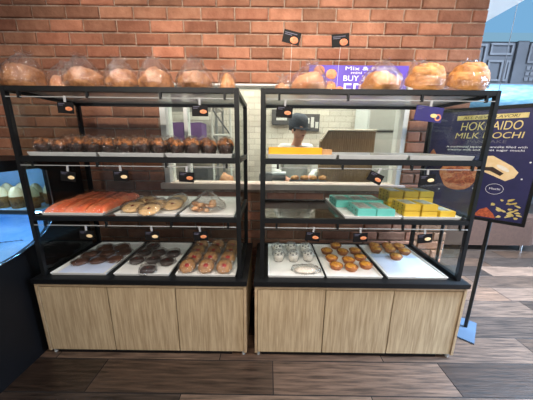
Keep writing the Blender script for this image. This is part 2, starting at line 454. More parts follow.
# shelving and purple boxes made up in place of reflections in the window glass
t = thing('kitchen_shelf_unit', 'tall made-up steel shelf unit holding purple reflection boxes behind the mullioned window', 'shelf unit', (-1.0, 3.05, 0))
for x in (-.42, .40):
    for y in (-.2, .2): obj('post', bx(x, x+.025, y-.0125, y+.0125, 0, 2.1), M['steel'], t)
for z in (.5, .98, 1.44, 1.82): obj('shelf', bx(-.42, .425, -.21, .21, z, z+.02), M['steel'], t)
for i, x in enumerate((-1.28, -1.07, -.86)):
    o = obj('purple_reflection_box', bx(-.095, .095, -.12, .12, 0, .2), M['purple_reflection'], bevel=.003); o.location = (x, 2.98, 1.461)
    obj('lid_tape', bx(-.02, .02, -.122, .122, .196, .202), M['white'], o)
    tag(o, '%s purple box from the brick side, standing in for a window reflection' % ORD[i], 'carton', 'purple boxes standing in for window reflections')
for i, x in enumerate((-1.22, -.86)):
    o = obj('steel_tub', bx(-.14, .14, -.14, .14, 0, .13), M['pan'], bevel=.008); o.location = (x, 3.02, 1.841 if i == 0 else 1.001)
    tag(o, ('steel tub on the top level' if i == 0 else 'steel tub on the low level')+' of the kitchen shelf unit', 'tub')
t = thing('rolling_pan_rack', 'white braced metal pan rack against the kitchen tiles', 'rack', (-.515, 2.75, 0))
for x in (-.10, .10):
    obj('post', tube(B(), [(x, 0, .06), (x, 0, 1.88)], .012, 8), M['white_paint'], t)
for i, (z0, z1) in enumerate(((1.25, 1.52), (1.52, 1.8))):
    obj('brace', tube(B(), [(-.1, 0, z1), (.1, 0, z0)], .009, 6), M['pan'], t)
for z in (.4, .8, 1.25, 1.52, 1.85): obj('crossbar', tube(B(), [(-.1, 0, z), (.1, 0, z)], .01, 6), M['white_paint'], t)
for x in (-.10, .10): obj('caster', tube(B(), [(x-.015, 0, .03), (x+.015, 0, .03)], .03, 10), M['case_black'], t)
# notice boards on the kitchen wall
t = thing('mounted_notice_board', 'dark notice board with small papers behind the capped person', 'notice board', (.58, KY-.012, 1.70))
obj('board', bx(-.105, .105, -.01, .006, -.1, .12), M['slate'], t, bevel=.003)
for a in ((-.08, -.03, .0, .07), (-.01, .03, -.05, .08), (.05, .09, -.06, .02)): obj('paper', bx(a[0], a[1], -.0125, -.0105, a[2], a[3]), M['white_paint'], t)
t = thing('mounted_wall_screen', 'grey wall screen behind the cap and the hanging price card', 'screen', (.17, KY-.012, 1.77))
obj('screen', bx(-.12, .13, -.03, .006, -.09, .1), M['slate'], t, bevel=.004)
obj('stripe', bx(-.06, .08, -.032, -.0295, -.035, -.005), M['white_paint'], t)

# ------------------------------------------------------------------ the person at work behind the glass
def skin_body(name, verts, edges, radii, m, parent, root=0, sub=2):
    me = bpy.data.meshes.new(name); me.from_pydata(verts, edges, [])
    o = bpy.data.objects.new(name, me); COL.objects.link(o)
    md = o.modifiers.new('s', 'SKIN'); md.use_smooth_shade = True
    for i, r in enumerate(radii):
        sv = me.skin_vertices[0].data[i]; rr = r if isinstance(r, tuple) else (r, r)
        sv.radius = rr; sv.use_root = (i == root)
    o.modifiers.new('d', 'SUBSURF').levels = sub
    dg = bpy.context.evaluated_depsgraph_get(); dg.update()
    m2 = bpy.data.meshes.new_from_object(o.evaluated_get(dg))
    bpy.data.objects.remove(o)
    m2.materials.clear(); m2.materials.append(m)
    for f in m2.polygons: f.use_smooth = True
    return link(bpy.data.objects.new(name, m2), parent)

def build_person():
    P = thing('person', 'person in dark grey cap and white jacket bending over the kitchen counter', 'person', (.325, 2.86, 0))
    V = []; E = []; R = []
    def add(p, r, frm=None):
        V.append(Vector(p)); R.append(r)
        if frm is not None: E.append((frm, len(V)-1))
        return len(V)-1
    pel = add((0, .05, .92), (.155, .11))
    wai = add((0, .04, 1.08), (.135, .10), pel); che = add((0, -.01, 1.27), (.155, .105), wai)
    nb = add((.0, -.07, 1.40), .07, che); nk = add((.01, -.10, 1.46), .052, nb)
    hd0 = add((.022, -.135, 1.515), (.062, .07), nk); hd1 = add((.02, -.14, 1.575), (.078, .088), hd0); hd2 = add((.008, -.125, 1.64), (.078, .088), hd1); add((0, -.115, 1.685), (.045, .05), hd2)
    add((.052, -.215, 1.565), .014, hd1)                      # nose
    hands = []
    for s in (-1, 1):
        sh = add((s*.165, -.035, 1.37), .06, che); el = add((s*.235, -.11, 1.12), .043, sh); wr = add((s*.12, -.30, 1.06), .029, el)
        hands.append((s, wr))
        pa = add((s*.095, -.355, 1.05), (.034, .018), wr)
        for k in range(4):
            o1 = add((s*(.115-.019*k), -.395-.006*(k in (1, 2)), 1.048), .0085, pa); o2 = add((s*(.113-.019*k), -.425-.010*(k in (1, 2)), 1.036), .0078, o1); add((s*(.11-.018*k), -.44-.010*(k in (1, 2)), 1.018), .007, o2)
        t1 = add((s*.065, -.35, 1.045), .0095, pa); add((s*.05, -.385, 1.035), .0085, t1)
        hp = add((s*.09, .05, .86), .085, pel); kn = add((s*.10, .03, .48), .058, hp); an = add((s*.10, .06, .09), .04, kn); add((s*.105, -.05, .035), .036, an)
    skin_body('body', V, E, R, M['skin'], P)
    # jacket: torso and sleeves a little larger
    V = []; E = []; R = []
    pel = add((0, .05, .84), (.185, .14)); wai = add((0, .04, 1.08), (.16, .125), pel); che = add((0, -.015, 1.27), (.185, .145), wai); add((.0, -.07, 1.41), (.10, .09), che)
    for s in (-1, 1):
        sh = add((s*.165, -.035, 1.37), .075, che); el = add((s*.235, -.11, 1.12), .06, sh); add((s*.14, -.275, 1.068), .045, el)
    j = skin_body('jacket', V, E, R, M['coat'], P); j['label'] = 'white kitchen jacket'
    V = []; E = []; R = []
    pel = add((0, .05, .90), (.17, .125))
    for s in (-1, 1):
        hp = add((s*.09, .05, .84), .098, pel); kn = add((s*.10, .03, .48), .074, hp); add((s*.10, .06, .1), .058, kn)
    skin_body('trousers', V, E, R, M['trouser'], P)
    # cap with brim, eyes, mouth, ear, hair
    Mh = Matrix.Translation((.006, -.122, 1.648)) @ Matrix.Rotation(.5, 4, 'Z') @ Matrix.Rotation(.22, 4, 'X')
    bm = lathe(B(), [(.098, -.03), (.102, .01), (.098, .05), (.08, .085), (.045, .106), (0, .112)], 24, M=Mh, wob=lambda a, t, r, z: (r*(1.0+.10*abs(math.sin(a))), z))
    c = obj('cap', bm, M['cap'], P, smooth=True)
    bm = B()
    def brim(u, v):
        a = -PI/2 + (u-.5)*2.1
        r = .102 + v*.055*math.cos((u-.5)*2.4)
        return Mh @ Vector((r*math.cos(a), r*math.sin(a)*1.08, -.022-.018*v))
    grid(bm, 12, 3, brim); bmesh.ops.solidify(bm, geom=bm.faces[:], thickness=.004)
    obj('brim', bm, M['cap'], c, smooth=True)
    bm = lathe(B(), [(.088, -.075), (.094, -.04), (.094, -.0)], 20, M=Mh @ Matrix.Translation((0, .012, 0)))
    obj('hair', bm, M['hair'], P, smooth=True)
    Mf = Matrix.Translation((.02, -.14, 1.56)) @ Matrix.Rotation(.5, 4, 'Z')
    for s in (-1, 1):
        bm = B(); bmesh.ops.create_uvsphere(bm, u_segments=10, v_segments=6, radius=.011, matrix=Mf @ Matrix.Translation((s*.028, -.082, .022))); obj('eye', bm, M['hair'], P, smooth=True)
        bm = B(); bmesh.ops.create_uvsphere(bm, u_segments=10, v_segments=6, radius=.02, matrix=Mf @ Matrix.Translation((s*.085, .005, .005)) @ Matrix.Diagonal((.4, .8, 1.3, 1))); obj('ear', bm, M['skin'], P, smooth=True)
    bm = B(); bmesh.ops.create_uvsphere(bm, u_segments=12, v_segments=6, radius=.02, matrix=Mf @ Matrix.Translation((0, -.076, -.042)) @ Matrix.Diagonal((1, .35, .28, 1))); obj('mouth', bm, M['darkjam'], P, smooth=True)
build_person()

# ------------------------------------------------------------------ display racks
FY, RY = 1.386, 1.93           # post fronts / rear
ZT, ZW = 1.720, .5785
def rack(XA, XB, name_label):
    """XA..XB worktop ends"""
    X0, X1 = XA+.038, XB-.038
    cx = (XA+XB)/2
    T = thing('bakery_display_rack', name_label, 'display rack', (cx, 1.65, 0))
    def add(n, bm, m, parent=T, **k): return obj(n, bm, m, parent, world=True, **k)
    # cabinet
    CY = 1.362
    b = B()
    box(b, XA+.006, XA+.024, CY, 1.96, .03, .545); box(b, XB-.024, XB-.006, CY, 1.96, .03, .545)
    box(b, XA+.024, XB-.024, CY+.03, 1.96, .03, .048); box(b, XA+.024, XB-.024, 1.94, 1.96, .048, .53)
    box(b, XA+.024, XB-.024, CY+.004, 1.94, .53, .545)
    add('cabinet_body', b, M['oak'])
    add('top_rail', bx(XA+.024, XB-.024, CY-.004, CY+.02, .524, .546), M['oak_edge'], bevel=.001)
    for a in (XA+.006, XB-.024): add('side_stile', bx(a, a+.018, CY-.0045, CY+.001, .03, .546), M['oak_edge'], bevel=.001)
    dw = (XB-XA-.048)/3
    for i in range(3):
        a = XA+.024+i*dw
        add('door', bx(a+.0028, a+dw-.0028, CY+.002, CY+.020, .033, .5145), M['oak'], bevel=.0012)
    add('plinth', bx(XA+.05, XB-.11, CY+.014, 1.92, .0, .03), M['case_black'])
    for x in (XA+.03, XB-.03, ):
        add('leveling_foot', tube(B(), [(x, CY+.02, 0), (x, CY+.02, .03)], .012, 10), M['acrylic_edge'])
    add('worktop', bx(XA, XB, 1.346, 1.965, .546, ZW), M['black2'], bevel=.002)
    # posts
    p = .026
    for x in (X0, X1-p):
        for y in (FY, RY-p):
            add('post', bx(x, x+p, y, y+p, ZW, ZT), M['black'], bevel=.002)
    # kerb bars at the worktop
    for x in (X0, X1-p): add('side_bar', bx(x+.004, x+p-.004, FY+p, RY-p, ZW, ZW+.022), M['black'])
    add('rear_bar', bx(X0+p, X1-p, RY-p+.004, RY-.004, ZW, ZW+.022), M['black'])
    # levels
    for lv, (zt, zb) in enumerate(((ZT, 1.692), (1.346, 1.314), (.986, .956))):
        add('front_bar', bx(X0+p, X1-p, FY, FY+.024, zb, zt), M['black'], bevel=.002)
        add('rear_bar', bx(X0+p, X1-p, RY-.024, RY, zb, zt), M['black'], bevel=.002)
        for x in (X0+.002, X1-p+.002): add('side_bar', bx(x, x+.022, FY+p, RY-p, zb, zt), M['black'], bevel=.002)
        add('glass_shelf', bx(X0+.024, X1-.024, FY+.024, RY-.024, zt-.008, zt-.001), M['smoke_glass'] if lv else M['frost'])
        # price rail in front, with clips
        zr = (1.664, 1.294, .929)[lv]
        add('price_rail', bx(X0+p+.002, X1-p-.002, FY-.004, FY+.001, zr-.0022, zr+.0022), M['acrylic_edge'])
        for k in (.06, .36, .68, .96):
            xx = X0+p+k*(X1-X0-2*p)
            add('hinge_clip', bx(xx-.006, xx+.006, FY-.008, FY+.006, zr-.007, zb+.002), M['black'])
        zl = {0: 1.46, 1: 1.10, 2: .74}[lv]
        add('acrylic_flap', bx(X0+p+.004, X1-p-.004, FY+.002, FY+.006, zl, zr-.004), M['acrylic'])
    # glass sides
    for x in (X0+.015, X1-.02):
        for z0, z1 in ((ZW+.022, .956), (.986, 1.314), (1.346, 1.692)):
            add('side_glass', bx(x, x+.005, FY+p, RY-p, z0, z1), M['glass'])
    return T
rack(-1.493, -.122, 'black framed oak bakery rack beside the blue lit fridge case')
rack(-.079, 1.292, 'black framed oak bakery rack beside the navy mochi poster')

# ------------------------------------------------------------------ trays
def tray_mesh(w, d, h=.018, t=.004):
    bm = B()
    o = [(-w/2, -d/2), (w/2, -d/2), (w/2, d/2), (-w/2, d/2)]
    ins = .012
    i_ = [(-w/2+ins, -d/2+ins), (w/2-ins, -d/2+ins), (w/2-ins, d/2-ins), (-w/2+ins, d/2-ins)]
    rows = [[(x*.97, y*.975, 0) for x, y in o], [(x, y, h-.002) for x, y in o], [(x, y, h) for x, y in o], [(x*.985, y*.99, h) for x, y in o], [(x, y, .006) for x, y in i_]]
    vs = [[bm.verts.new(p) for p in r] for r in rows]
    bm.faces.new(vs[0][::-1]); bm.faces.new(vs[-1])
    for a, b in zip(vs, vs[1:]):
        for k in range(4): bm.faces.new((a[k], a[(k+1) % 4], b[(k+1) % 4], b[k]))
    return bm
def tray(x0, x1, z, label, m='tray', y0=1.398, y1=1.905, liner=None, group='bakery trays', h=.018):
    o = obj('bakery_tray', tray_mesh(x1-x0, y1-y0, h), M[m]); o.location = ((x0+x1)/2, (y0+y1)/2, z+.001)
    tag(o, label, 'tray', group)
    if liner:
        m_, ly0, ly1 = liner
        l = obj('paper_liner', bx(-(x1-x0)/2+.03, (x1-x0)/2-.03, ly0, ly1, .0065, .0078), M[m_], o); l['label'] = 'pale paper liner'
    return o
CZ = ZW
tray(-1.407, -1.044, CZ, 'white tray with blue-white liner holding pecan discs on the oak cabinet', liner=('paper', -.235, .1))
tray(-.995, -.633, CZ, 'white tray holding dark chocolate rounds on the oak cabinet')
tray(-.592, -.20, CZ, 'white tray packed with red-topped golden cookies on the oak cabinet')
tray(.012, .378, CZ, 'white tray of clear pastry cups on the oak cabinet')
tray(.393, .758, CZ, 'white tray covered with glazed round pies on the oak cabinet', liner=('paper_w', -.235, .235))
tray(.789, 1.182, CZ, 'half empty white tray with a few pies near the poster', liner=('paper', -.235, .1))
BZ = .986
tray(-1.385, -1.005, BZ, 'white tray under the orange wrapped loaves on middle shelf')
tray(-.935, -.56, BZ, 'white tray of pale jam cookies on the middle shelf')
tray(-.535, -.20, BZ, 'white tray with the bag of almond biscuits on the middle shelf')
tray(.475, .825, BZ, 'white tray under the turquoise cartons on the middle shelf')
tray(.835, 1.185, BZ, 'white tray under the yellow cartons on the middle shelf')
AZ = 1.346
for i, (a, b) in enumerate(((-1.39, -.99), (-.98, -.60), (-.59, -.205))):
    tray(a, b, AZ, '%s grey tray under the chocolate muffins counted from the fridge case' % ORD[i], 'tray_grey', h=.022)
for i, (a, b) in enumerate(((.0, .40), (.41, .81), (.82, 1.19))):
    tray(a, b, AZ, ['grey top shelf tray carrying the flat amber carton', 'empty grey tray on the upper shelf beside the amber carton tray', 'empty grey tray on the upper shelf next to the poster'][i], 'tray_grey', h=.024)

# ------------------------------------------------------------------ bagged loaves on the rack tops
def crinkle(bm, amp, sc, seed, zmin):
    bm.normal_update()
    for v in bm.verts:
        if v.co.z > zmin: v.co += v.normal*abs(noise.noise(Vector((v.co.x*sc+seed*3.7, v.co.y*sc, v.co.z*sc))))*amp*1.6
    bmesh.ops.triangulate(bm, faces=bm.faces[:])
    return bm
def bag_mesh(R, H, peak, seed, neck=None):
    """gathered plastic bag around a loaf"""
    rnd = random.Random(seed); ph = [rnd.uniform(0, 6.28) for _ in range(4)]
    dx, dy, pz = peak
    prof = [(0, 0), (.8*R, .0), (1.0*R, .03*H/.14), (1.05*R, .22*H), (1.03*R, .45*H), (.95*R, .66*H)]
    n = 36; rows = []
    top = prof[-1]
    for k in range(1, 10):
        t = k/9
        zz = top[1] + (pz-top[1])*t
        rr = top[0]*(1-t)**.95 + .006 if t < .84 else .012+.03*(t-.84)/.16
        inside = R*.98*max(0, 1-(zz/H)**2.2)**.62*1.03 if zz < H else 0     # never cut into the loaf
        prof.append((max(rr, inside, .008), zz))
    bm = B()
    for r, z in prof:
        t = max(0, (z-.4*H)/max(1e-3, pz-.4*H)); row = []
        for i in range(n):
            a = 2*PI*i/n
            w = 1 + (.02+.16*t)*(.5*math.sin(5*a+ph[0]+3*t)+.35*math.sin(9*a+ph[1])+.3*math.sin(14*a+ph[2]-2*t))
            x = r*w*math.cos(a)+dx*t**1.3; y = r*w*math.sin(a)+dy*t**1.3
            row.append(bm.verts.new((x, y, z+.006*t*math.sin(7*a+ph[3]))))
        rows.append(row)
    for a, b in zip(rows, rows[1:]):
        for i in range(n): bm.faces.new((a[i], a[(i+1) % n], b[(i+1) % n], b[i]))
    return bm
def boule(R, H, seed, m='crust'):
    R *= .98; prof = [(0, 0.004), (.7*R, .002), (.92*R, .03*H+.006), (R, .22*H), (.93*R, .45*H), (.76*R, .68*H), (.52*R, .86*H), (.26*R, .96*H), (0, .98*H)]
    bm = lathe(B(), prof, 28); bmesh.ops.subdivide_edges(bm, edges=bm.edges[:], cuts=1, use_grid_fill=True)
    roughen(bm, .016, 16, seed); roughen(bm, .006, 55, seed); return bm
def swirl(R, H, seed):
    """round domed loaf with a rolled spiral crust"""
    prof = [(0, .003), (.75*R, .003)]
    for k in range(1, 34):
        a = k/33*PI/2; prof.append((R*math.cos(a)**.75 if k < 33 else 0, .006+H*math.sin(a)**1.1))
    def wob(a, t, r, z):
        q = r/R
        g = abs(math.sin(PI*(q*3.1+(a+seed)/(2*PI))))**.6
        d = (g-.75)*.0075*min(1, q*4)
        return r+d*.5, z+d*min(1, z/(.25*H))
    bm = lathe(B(), prof, 56, wob=wob)
    roughen(bm, .008, 18, seed); roughen(bm, .003, 70, seed)
    return bm
TZ = ZT
def loaf(x, y, R, H, peak, seed, label, kind='boule', m='crust', rot=0.):
    t = thing('bagged_loaf', label, 'bread', (x, y, TZ), 0, 'bagged loaves on the rack tops')
    if kind == 'boule':
        obj('loaf', boule(R, H, seed, m), M[m], t, smooth=True)
    elif kind == 'swirl':
        bm = swirl(R*.97, H, seed)
        bmesh.ops.transform(bm, matrix=Matrix.Rotation(math.radians(24), 4, 'X'), verts=bm.verts)
        zmin = min(v.co.z for v in bm.verts); bmesh.ops.translate(bm, verts=bm.verts, vec=(0, 0, .003-zmin))
        obj('loaf', bm, M[m], t, smooth=True)
    elif kind == 'rolls':
        for k, (a, b) in enumerate(((-.035, 0), (.035, -.01))):
            bm = boule(R*.62, H*.85, seed+k, m); bmesh.ops.translate(bm, verts=bm.verts, vec=(a, b, 0)); obj('roll', bm, M[m], t, smooth=True)
    if kind != 'none':
        bm = bag_mesh(R, H*1.02, peak, seed)
    crinkle(bm, .007, 38, seed, .35*H); obj('plastic_bag', bm, M['bag'], t)
    return t
Y0 = 1.51
loaf(-1.425, Y0, .108, .145, (.03, .0, .205), 1, 'round brown loaf in clear bag at the fridge case end of rack top')
loaf(-1.258, Y0+.08, .084, .125, (.015, .02, .195), 2, 'small orange rolls in clear bag beside the end brown loaf', 'rolls', 'crust_pink')
loaf(-1.066, Y0, .106, .128, (-.02, .0, .196), 3, 'third bagged loaf from the fridge case, broad and brown with peaked bag', m='crust')
loaf(-.845, Y0, .094, .116, (-.015, 0, .182), 4, 'fourth bagged loaf from the fridge case, narrow brown dome')
loaf(-.655, Y0, .094, .126, (-.01, 0, .192), 5, 'fifth bagged loaf from the fridge case, shiny brown dome')
loaf(-.425, Y0, .106, .118, (.0, 0, .186), 6, 'sixth bagged loaf from the fridge case, wide dark brown dome')
loaf(-.246, Y0+.02, .05, .098, (.01, 0, .145), 7, 'smallest bagged loaf at the gap between the two racks', m='crust_gold')
loaf(.084, Y0, .042, .058, (.0, 0, .10), 8, 'tiny bagged bun at the gap end of the poster side rack top', m='crust_pink')
loaf(.232, Y0, .100, .116, (.02, 0, .176), 9, 'pale floury loaf in bag before the purple promo board photos', m='crust_pink')
loaf(.372, Y0+.10, .05, .07, (.0, 0, .10), 13, 'low small bun in bag below the word buy of promo board', m='crust_gold')
loaf(.648, Y0, .112, .122, (.0, 0, .18), 10, 'golden domed loaf hiding part of the promo board lettering', m='crust_gold')
loaf(.90, Y0, .110, .120, (-.05, 0, .185), 11, 'coiled golden loaf in bag, second from the poster end', 'swirl', 'crust_gold')
loaf(1.134, Y0, .110, .124, (.01, 0, .19), 12.6, 'coiled golden loaf in bag at the poster end of rack top', 'swirl', 'crust_gold')

# ------------------------------------------------------------------ chocolate muffins on the upper shelf
def muffin_proto():
    t = thing('chocolate_muffin', 'first wrapped chocolate muffin from the fridge case on the upper shelf', 'muffin', (0, 0, 0), 0, 'wrapped chocolate muffins')
    bm = lathe(B(), [(0, 0), (.036, 0), (.046, .035), (.05, .048), (.04, .062), (0, .064)], 16); roughen(bm, .006, 60, 1)
    obj('muffin_body', bm, M['choc'], t, smooth=True)
    bm = lathe(B(), [(.044, .05), (.046, .06), (.036, .074), (.018, .082), (0, .083)], 16)
    bmesh.ops.subdivide_edges(bm, edges=bm.edges[:], cuts=1, use_grid_fill=True); roughen(bm, .016, 75, 2)
    obj('crumb_topping', bm, M['crumb'], t)
    bm = lathe(B(), [(0, .0), (.052, 0), (.058, .03), (.058, .06), (.045, .085), (.02, .095), (.03, .1)], 20, wob=lambda a, s, r, z: (r*(1+.07*math.sin(6*a)+.05*math.sin(11*a)), z))
    crinkle(bm, .006, 70, 3, .01); obj('wrapper', bm, M['wrap_thin'], t)
    return t
mp = muffin_proto()
AT = AZ+.008
n = 12
for i in range(n):
    x = -1.345 + i*(1.10/(n-1)); y = 1.462 + random.uniform(-.008, .008); rz = random.uniform(0, 6)
    sc = random.uniform(.82, .88)
    lab = '%s wrapped chocolate muffin from the fridge case in the front row' % ORD[i]
    if i == 0:
        mp.location = (x, y, AT); mp.rotation_euler[2] = rz; mp['label'] = lab; mp.scale = (.86, .86, 1.1)
    else: dup(mp, (x, y, AT), rz, lab, scale=(sc, sc, random.uniform(.98, 1.2)))
for i in range(10):
    x = -1.29 + i*.112; dup(mp, (x, 1.585+random.uniform(-.01, .01), AT), random.uniform(0, 6), '%s wrapped chocolate muffin from the fridge case in the rear row' % ORD[i], scale=(.85, .85, 1.25))

# ------------------------------------------------------------------ orange wrapped loaves
def pillow(w, d, h, seed, wedge=.6):
    def f(top):
        def g(u, v):
            e = (max(0, 1-abs(2*u-1)**6)*max(0, 1-abs(2*v-1)**5))**.5
            k = 1-wedge*(1-v)*.55
            wr = .5*noise.noise(Vector((u*5+seed, v*4, seed)))+.3*noise.noise(Vector((u*9, v*16+seed, seed)))
            return Vector(((u-.5)*w, (v-.5)*d, (h*e*k*(1+wr*.45)+.004) if top else .002))
        return g
    bm = B(); grid(bm, 18, 26, f(True)); grid(bm, 18, 26, f(False)); bmesh.ops.remove_doubles(bm, verts=bm.verts[:], dist=.0005)
    return bm
BT = BZ+.008
for i, (x, w) in enumerate(((-1.318, .13), (-1.195, .135), (-1.073, .125))):
    t = thing('orange_wrapped_loaf', ['orange wrapped flat loaf nearest'[:-8]+' next to the fridge case', 'middle one of the three orange wrapped flat loaves', 'orange wrapped flat loaf beside the jam cookie tray'][i], 'bread', (x, 1.645, BT), random.uniform(-.04, .04), 'orange wrapped loaves')
    bm = pillow(w, .46, .062, i*3.1); obj('loaf_wrapper', bm, M['orange'], t, smooth=True)
    bm = pillow(w*1.03, .485, .076, i*3.1+1); crinkle(bm, .007, 34, i+2, .02); obj('clear_overwrap', bm, M['wrap_thin'], t)

# ------------------------------------------------------------------ jam cookies in cellophane
def disc_cookie(R, H, seed, n=20, amp=.004):
    bm = lathe(B(), [(0, 0), (R*.9, 0), (R, H*.35), (R*.92, H*.8), (R*.6, H), (R*.28, H*1.0), (0, H*.98)], n)
    roughen(bm, amp, 45, seed); return bm
def pouch(R, H, seed, n=24):
    rnd = random.Random(seed); p = [rnd.uniform(0, 6) for _ in range(3)]
    return lathe(B(), [(0, -.001), (R*1.05, -.001), (R*1.18, H*.3), (R*1.08, H*1.05), (R*.6, H*1.35), (R*.2, H*1.45), (0, H*1.42)], n,
                 wob=lambda a, t, r, z: (r*(1+.06*math.sin(4*a+p[0])+.05*math.sin(9*a+p[1])+.03*math.sin(15*a+p[2])), z))
def cookie_thing(name, R, H, m, spot, label, cat, group, seed, spot_r=.25, tilt=0., amp=.004, wrapper=True):
    t = thing(name, label, cat, (0, 0, 0), 0, group)
    Mt = Matrix.Translation((0, 0, R*math.sin(tilt)*.9)) @ Matrix.Rotation(tilt, 4, 'X')
    bm = disc_cookie(R, H, seed, amp=amp); bm.transform(Mt); obj('pastry', bm, M[m], t, smooth=True)
    if spot:
        bm = lathe(B(), [(R*spot_r, H*.8), (R*spot_r*.9, H*1.02), (R*spot_r*.4, H*1.1), (0, H*1.12)], 12); roughen(bm, .003, 80, seed); bm.transform(Mt); obj('filling', bm, M[spot], t, smooth=True)
    if wrapper:
        bm = pouch(R, H*1.15, seed+5); bm.transform(Mt); crinkle(bm, .004, 70, seed, .008); obj('wrapper', bm, M['wrap'], t)
    return t
def spread(proto, spots, z, labels, rz=None, tilts=None, zs=None):
    for i, (x, y) in enumerate(spots):
        a = random.uniform(0, 6) if rz is None else rz
        zz = z if zs is None else z+zs[i]
        if i == 0:
            proto.location = (x, y, zz); proto.rotation_euler[2] = a; proto['label'] = labels[0]; o = proto
        else: o = dup(proto, (x, y, zz), a, labels[i])
p = cookie_thing('jam_cookie', .064, .020, 'cookie', 'darkjam', '', 'cookie', 'pale jam cookies', 4, .2, tilt=.32, amp=.008)
spread(p, [(-.872, 1.50), (-.745, 1.56), (-.640, 1.57), (-.735, 1.44), (-.86, 1.66), (-.66, 1.72)], BT,
       ['pale jam cookie at the front corner by the orange loaves', 'pale jam cookie in the centre of its tray', 'pale jam cookie beside the almond biscuit bag', 'frontmost pale jam cookie at the tray lip', 'pale jam cookie behind the corner one by the orange loaves', 'pale jam cookie at the rear of its tray'], rz=0.)

# bag of almond biscuits
t = thing('almond_biscuit_bag', 'crumpled clear bag of almond biscuits on the middle shelf', 'biscuit bag', (-.40, 1.56, BT))
for k in range(14):
    a = random.uniform(0, 6.28); r = math.sqrt(random.random())*.085
    bm = lathe(B(), [(0, -.012), (.014, -.008), (.018, 0), (.013, .009), (0, .013)], 10); roughen(bm, .004, 60, k)
    bm.transform(Matrix.Translation((r*math.cos(a), r*math.sin(a)-.03, .014+.016*(k % 3))) @ Matrix.Rotation(a, 4, 'Z') @ Matrix.Rotation(random.uniform(-.6, .6), 4, 'X') @ Matrix.Diagonal((1.5, 1, 1, 1)))
    obj('biscuit', bm, M['almond'], t, smooth=True)
bm = bag_mesh(.115, .06, (-.01, .06, .115), 21); crinkle(bm, .006, 50, 2, .01); obj('plastic_bag', bm, M['bag'], t)

# ------------------------------------------------------------------ pecan discs, chocolate rounds, golden cookies
CT_ = CZ+.008
p = cookie_thing('pecan_disc', .054, .020, 'pecan', None, '', 'pastry', 'wrapped pecan discs', 9, amp=.010)
spread(p, [(-1.325, 1.555), (-1.215, 1.578), (-1.108, 1.60), (-1.34, 1.665), (-1.225, 1.69), (-1.11, 1.715), (-1.30, 1.78), (-1.18, 1.80)], CT_,
       ['wrapped pecan disc %s' % s for s in ('at the fridge case end of the front row', 'in the centre of the front row', 'at the chocolate tray end of the front row', 'at the fridge case end of the second row', 'in the centre of the second row', 'at the chocolate tray end of the second row', 'in the last row by the fridge case', 'in the last row near the chocolate tray')])
p = cookie_thing('chocolate_round', .049, .030, 'choc', 'darkjam', '', 'pastry', 'dark chocolate rounds', 12, .16, amp=.006)
spread(p, [(-.793, 1.445), (-.935, 1.575), (-.82, 1.585), (-.71, 1.56), (-.945, 1.70), (-.832, 1.70), (-.715, 1.685), (-.93, 1.815)], CT_,
       ['lone dark chocolate round nearest'[:-8]+' at the front of its tray', 'dark chocolate round in second row by the pecan tray', 'dark chocolate round in the centre of the second row', 'dark chocolate round in second row by the golden cookies', 'dark chocolate round in third row by the pecan tray', 'dark chocolate round in the centre of the third row', 'dark chocolate round in third row by the golden cookies', 'rearmost dark chocolate round on its tray'])
p = cookie_thing('golden_cookie', .055, .026, 'gold_cookie', 'jam', '', 'cookie', 'red-topped golden cookies', 15, .33, tilt=.5, amp=.006)
g = []; gl = []
for r, y in enumerate((1.47, 1.59, 1.70, 1.81)):
    for c, x in enumerate((-.528, -.402, -.278)):
        g.append((x + random.uniform(-.006, .006), y)); gl.append('red-topped golden cookie in cellophane, %s row, %s' % (('front', 'second', 'third', 'last')[r], ('chocolate tray side', 'centre column', 'rack gap side')[c]))
spread(p, g, CT_, gl, rz=0.)

# ------------------------------------------------------------------ clear pastry cups
t = thing('pastry_cup', '', 'pastry cup', (0, 0, 0), 0, 'clear pastry cups')
bm = lathe(B(), [(0, 0), (.034, 0), (.044, .035), (.047, .05), (.05, .052), (.046, .06), (.03, .078), (0, .084)], 28, wob=lambda a, s, r, z: (r*(1+.035*math.sin(14*a)), z))
obj('clear_cup', bm, M['cup_plastic'], t, smooth=True)
bm = lathe(B(), [(0, .003), (.031, .003), (.039, .034), (.034, .05), (.018, .06), (0, .062)], 18); roughen(bm, .012, 60, 4)
obj('cream_filling', bm, M['cream'], t, smooth=True)
for k in range(6):
    a = k*1.05; bm = B(); bmesh.ops.create_icosphere(bm, subdivisions=1, radius=.0075, matrix=Matrix.Translation((.024*math.cos(a), .024*math.sin(a), .054+.003*(k % 2))))
    obj('chocolate_chip', bm, M['choc'], t)
spread(t, [(.09, 1.63), (.20, 1.63), (.31, 1.64), (.085, 1.76), (.197, 1.78), (.31, 1.765)], CT_,
       ['clear pastry cup %s' % s for s in ('in the front row at the rack gap', 'in the centre of the front row', 'in the front row by the pies', 'in the rear row at the rack gap', 'in the centre of the rear row', 'in the rear row by the pies')], rz=.3)
t = thing('wrapped_meringue', 'flat clear wrapped white pastry in front of the pastry cups', 'pastry', (.268, 1.475, CT_))
bm = lathe(B(), [(0, 0), (.05, 0), (.055, .012), (.035, .026), (0, .03)], 18); roughen(bm, .012, 45, 2); bm.transform(Matrix.Diagonal((1.35, .7, 1, 1))); obj('pastry', bm, M['cream'], t, smooth=True)
bm = pouch(.06, .03, 33); bm.transform(Matrix.Diagonal((1.4, .75, 1, 1))); obj('wrapper', bm, M['wrap'], t, smooth=True)

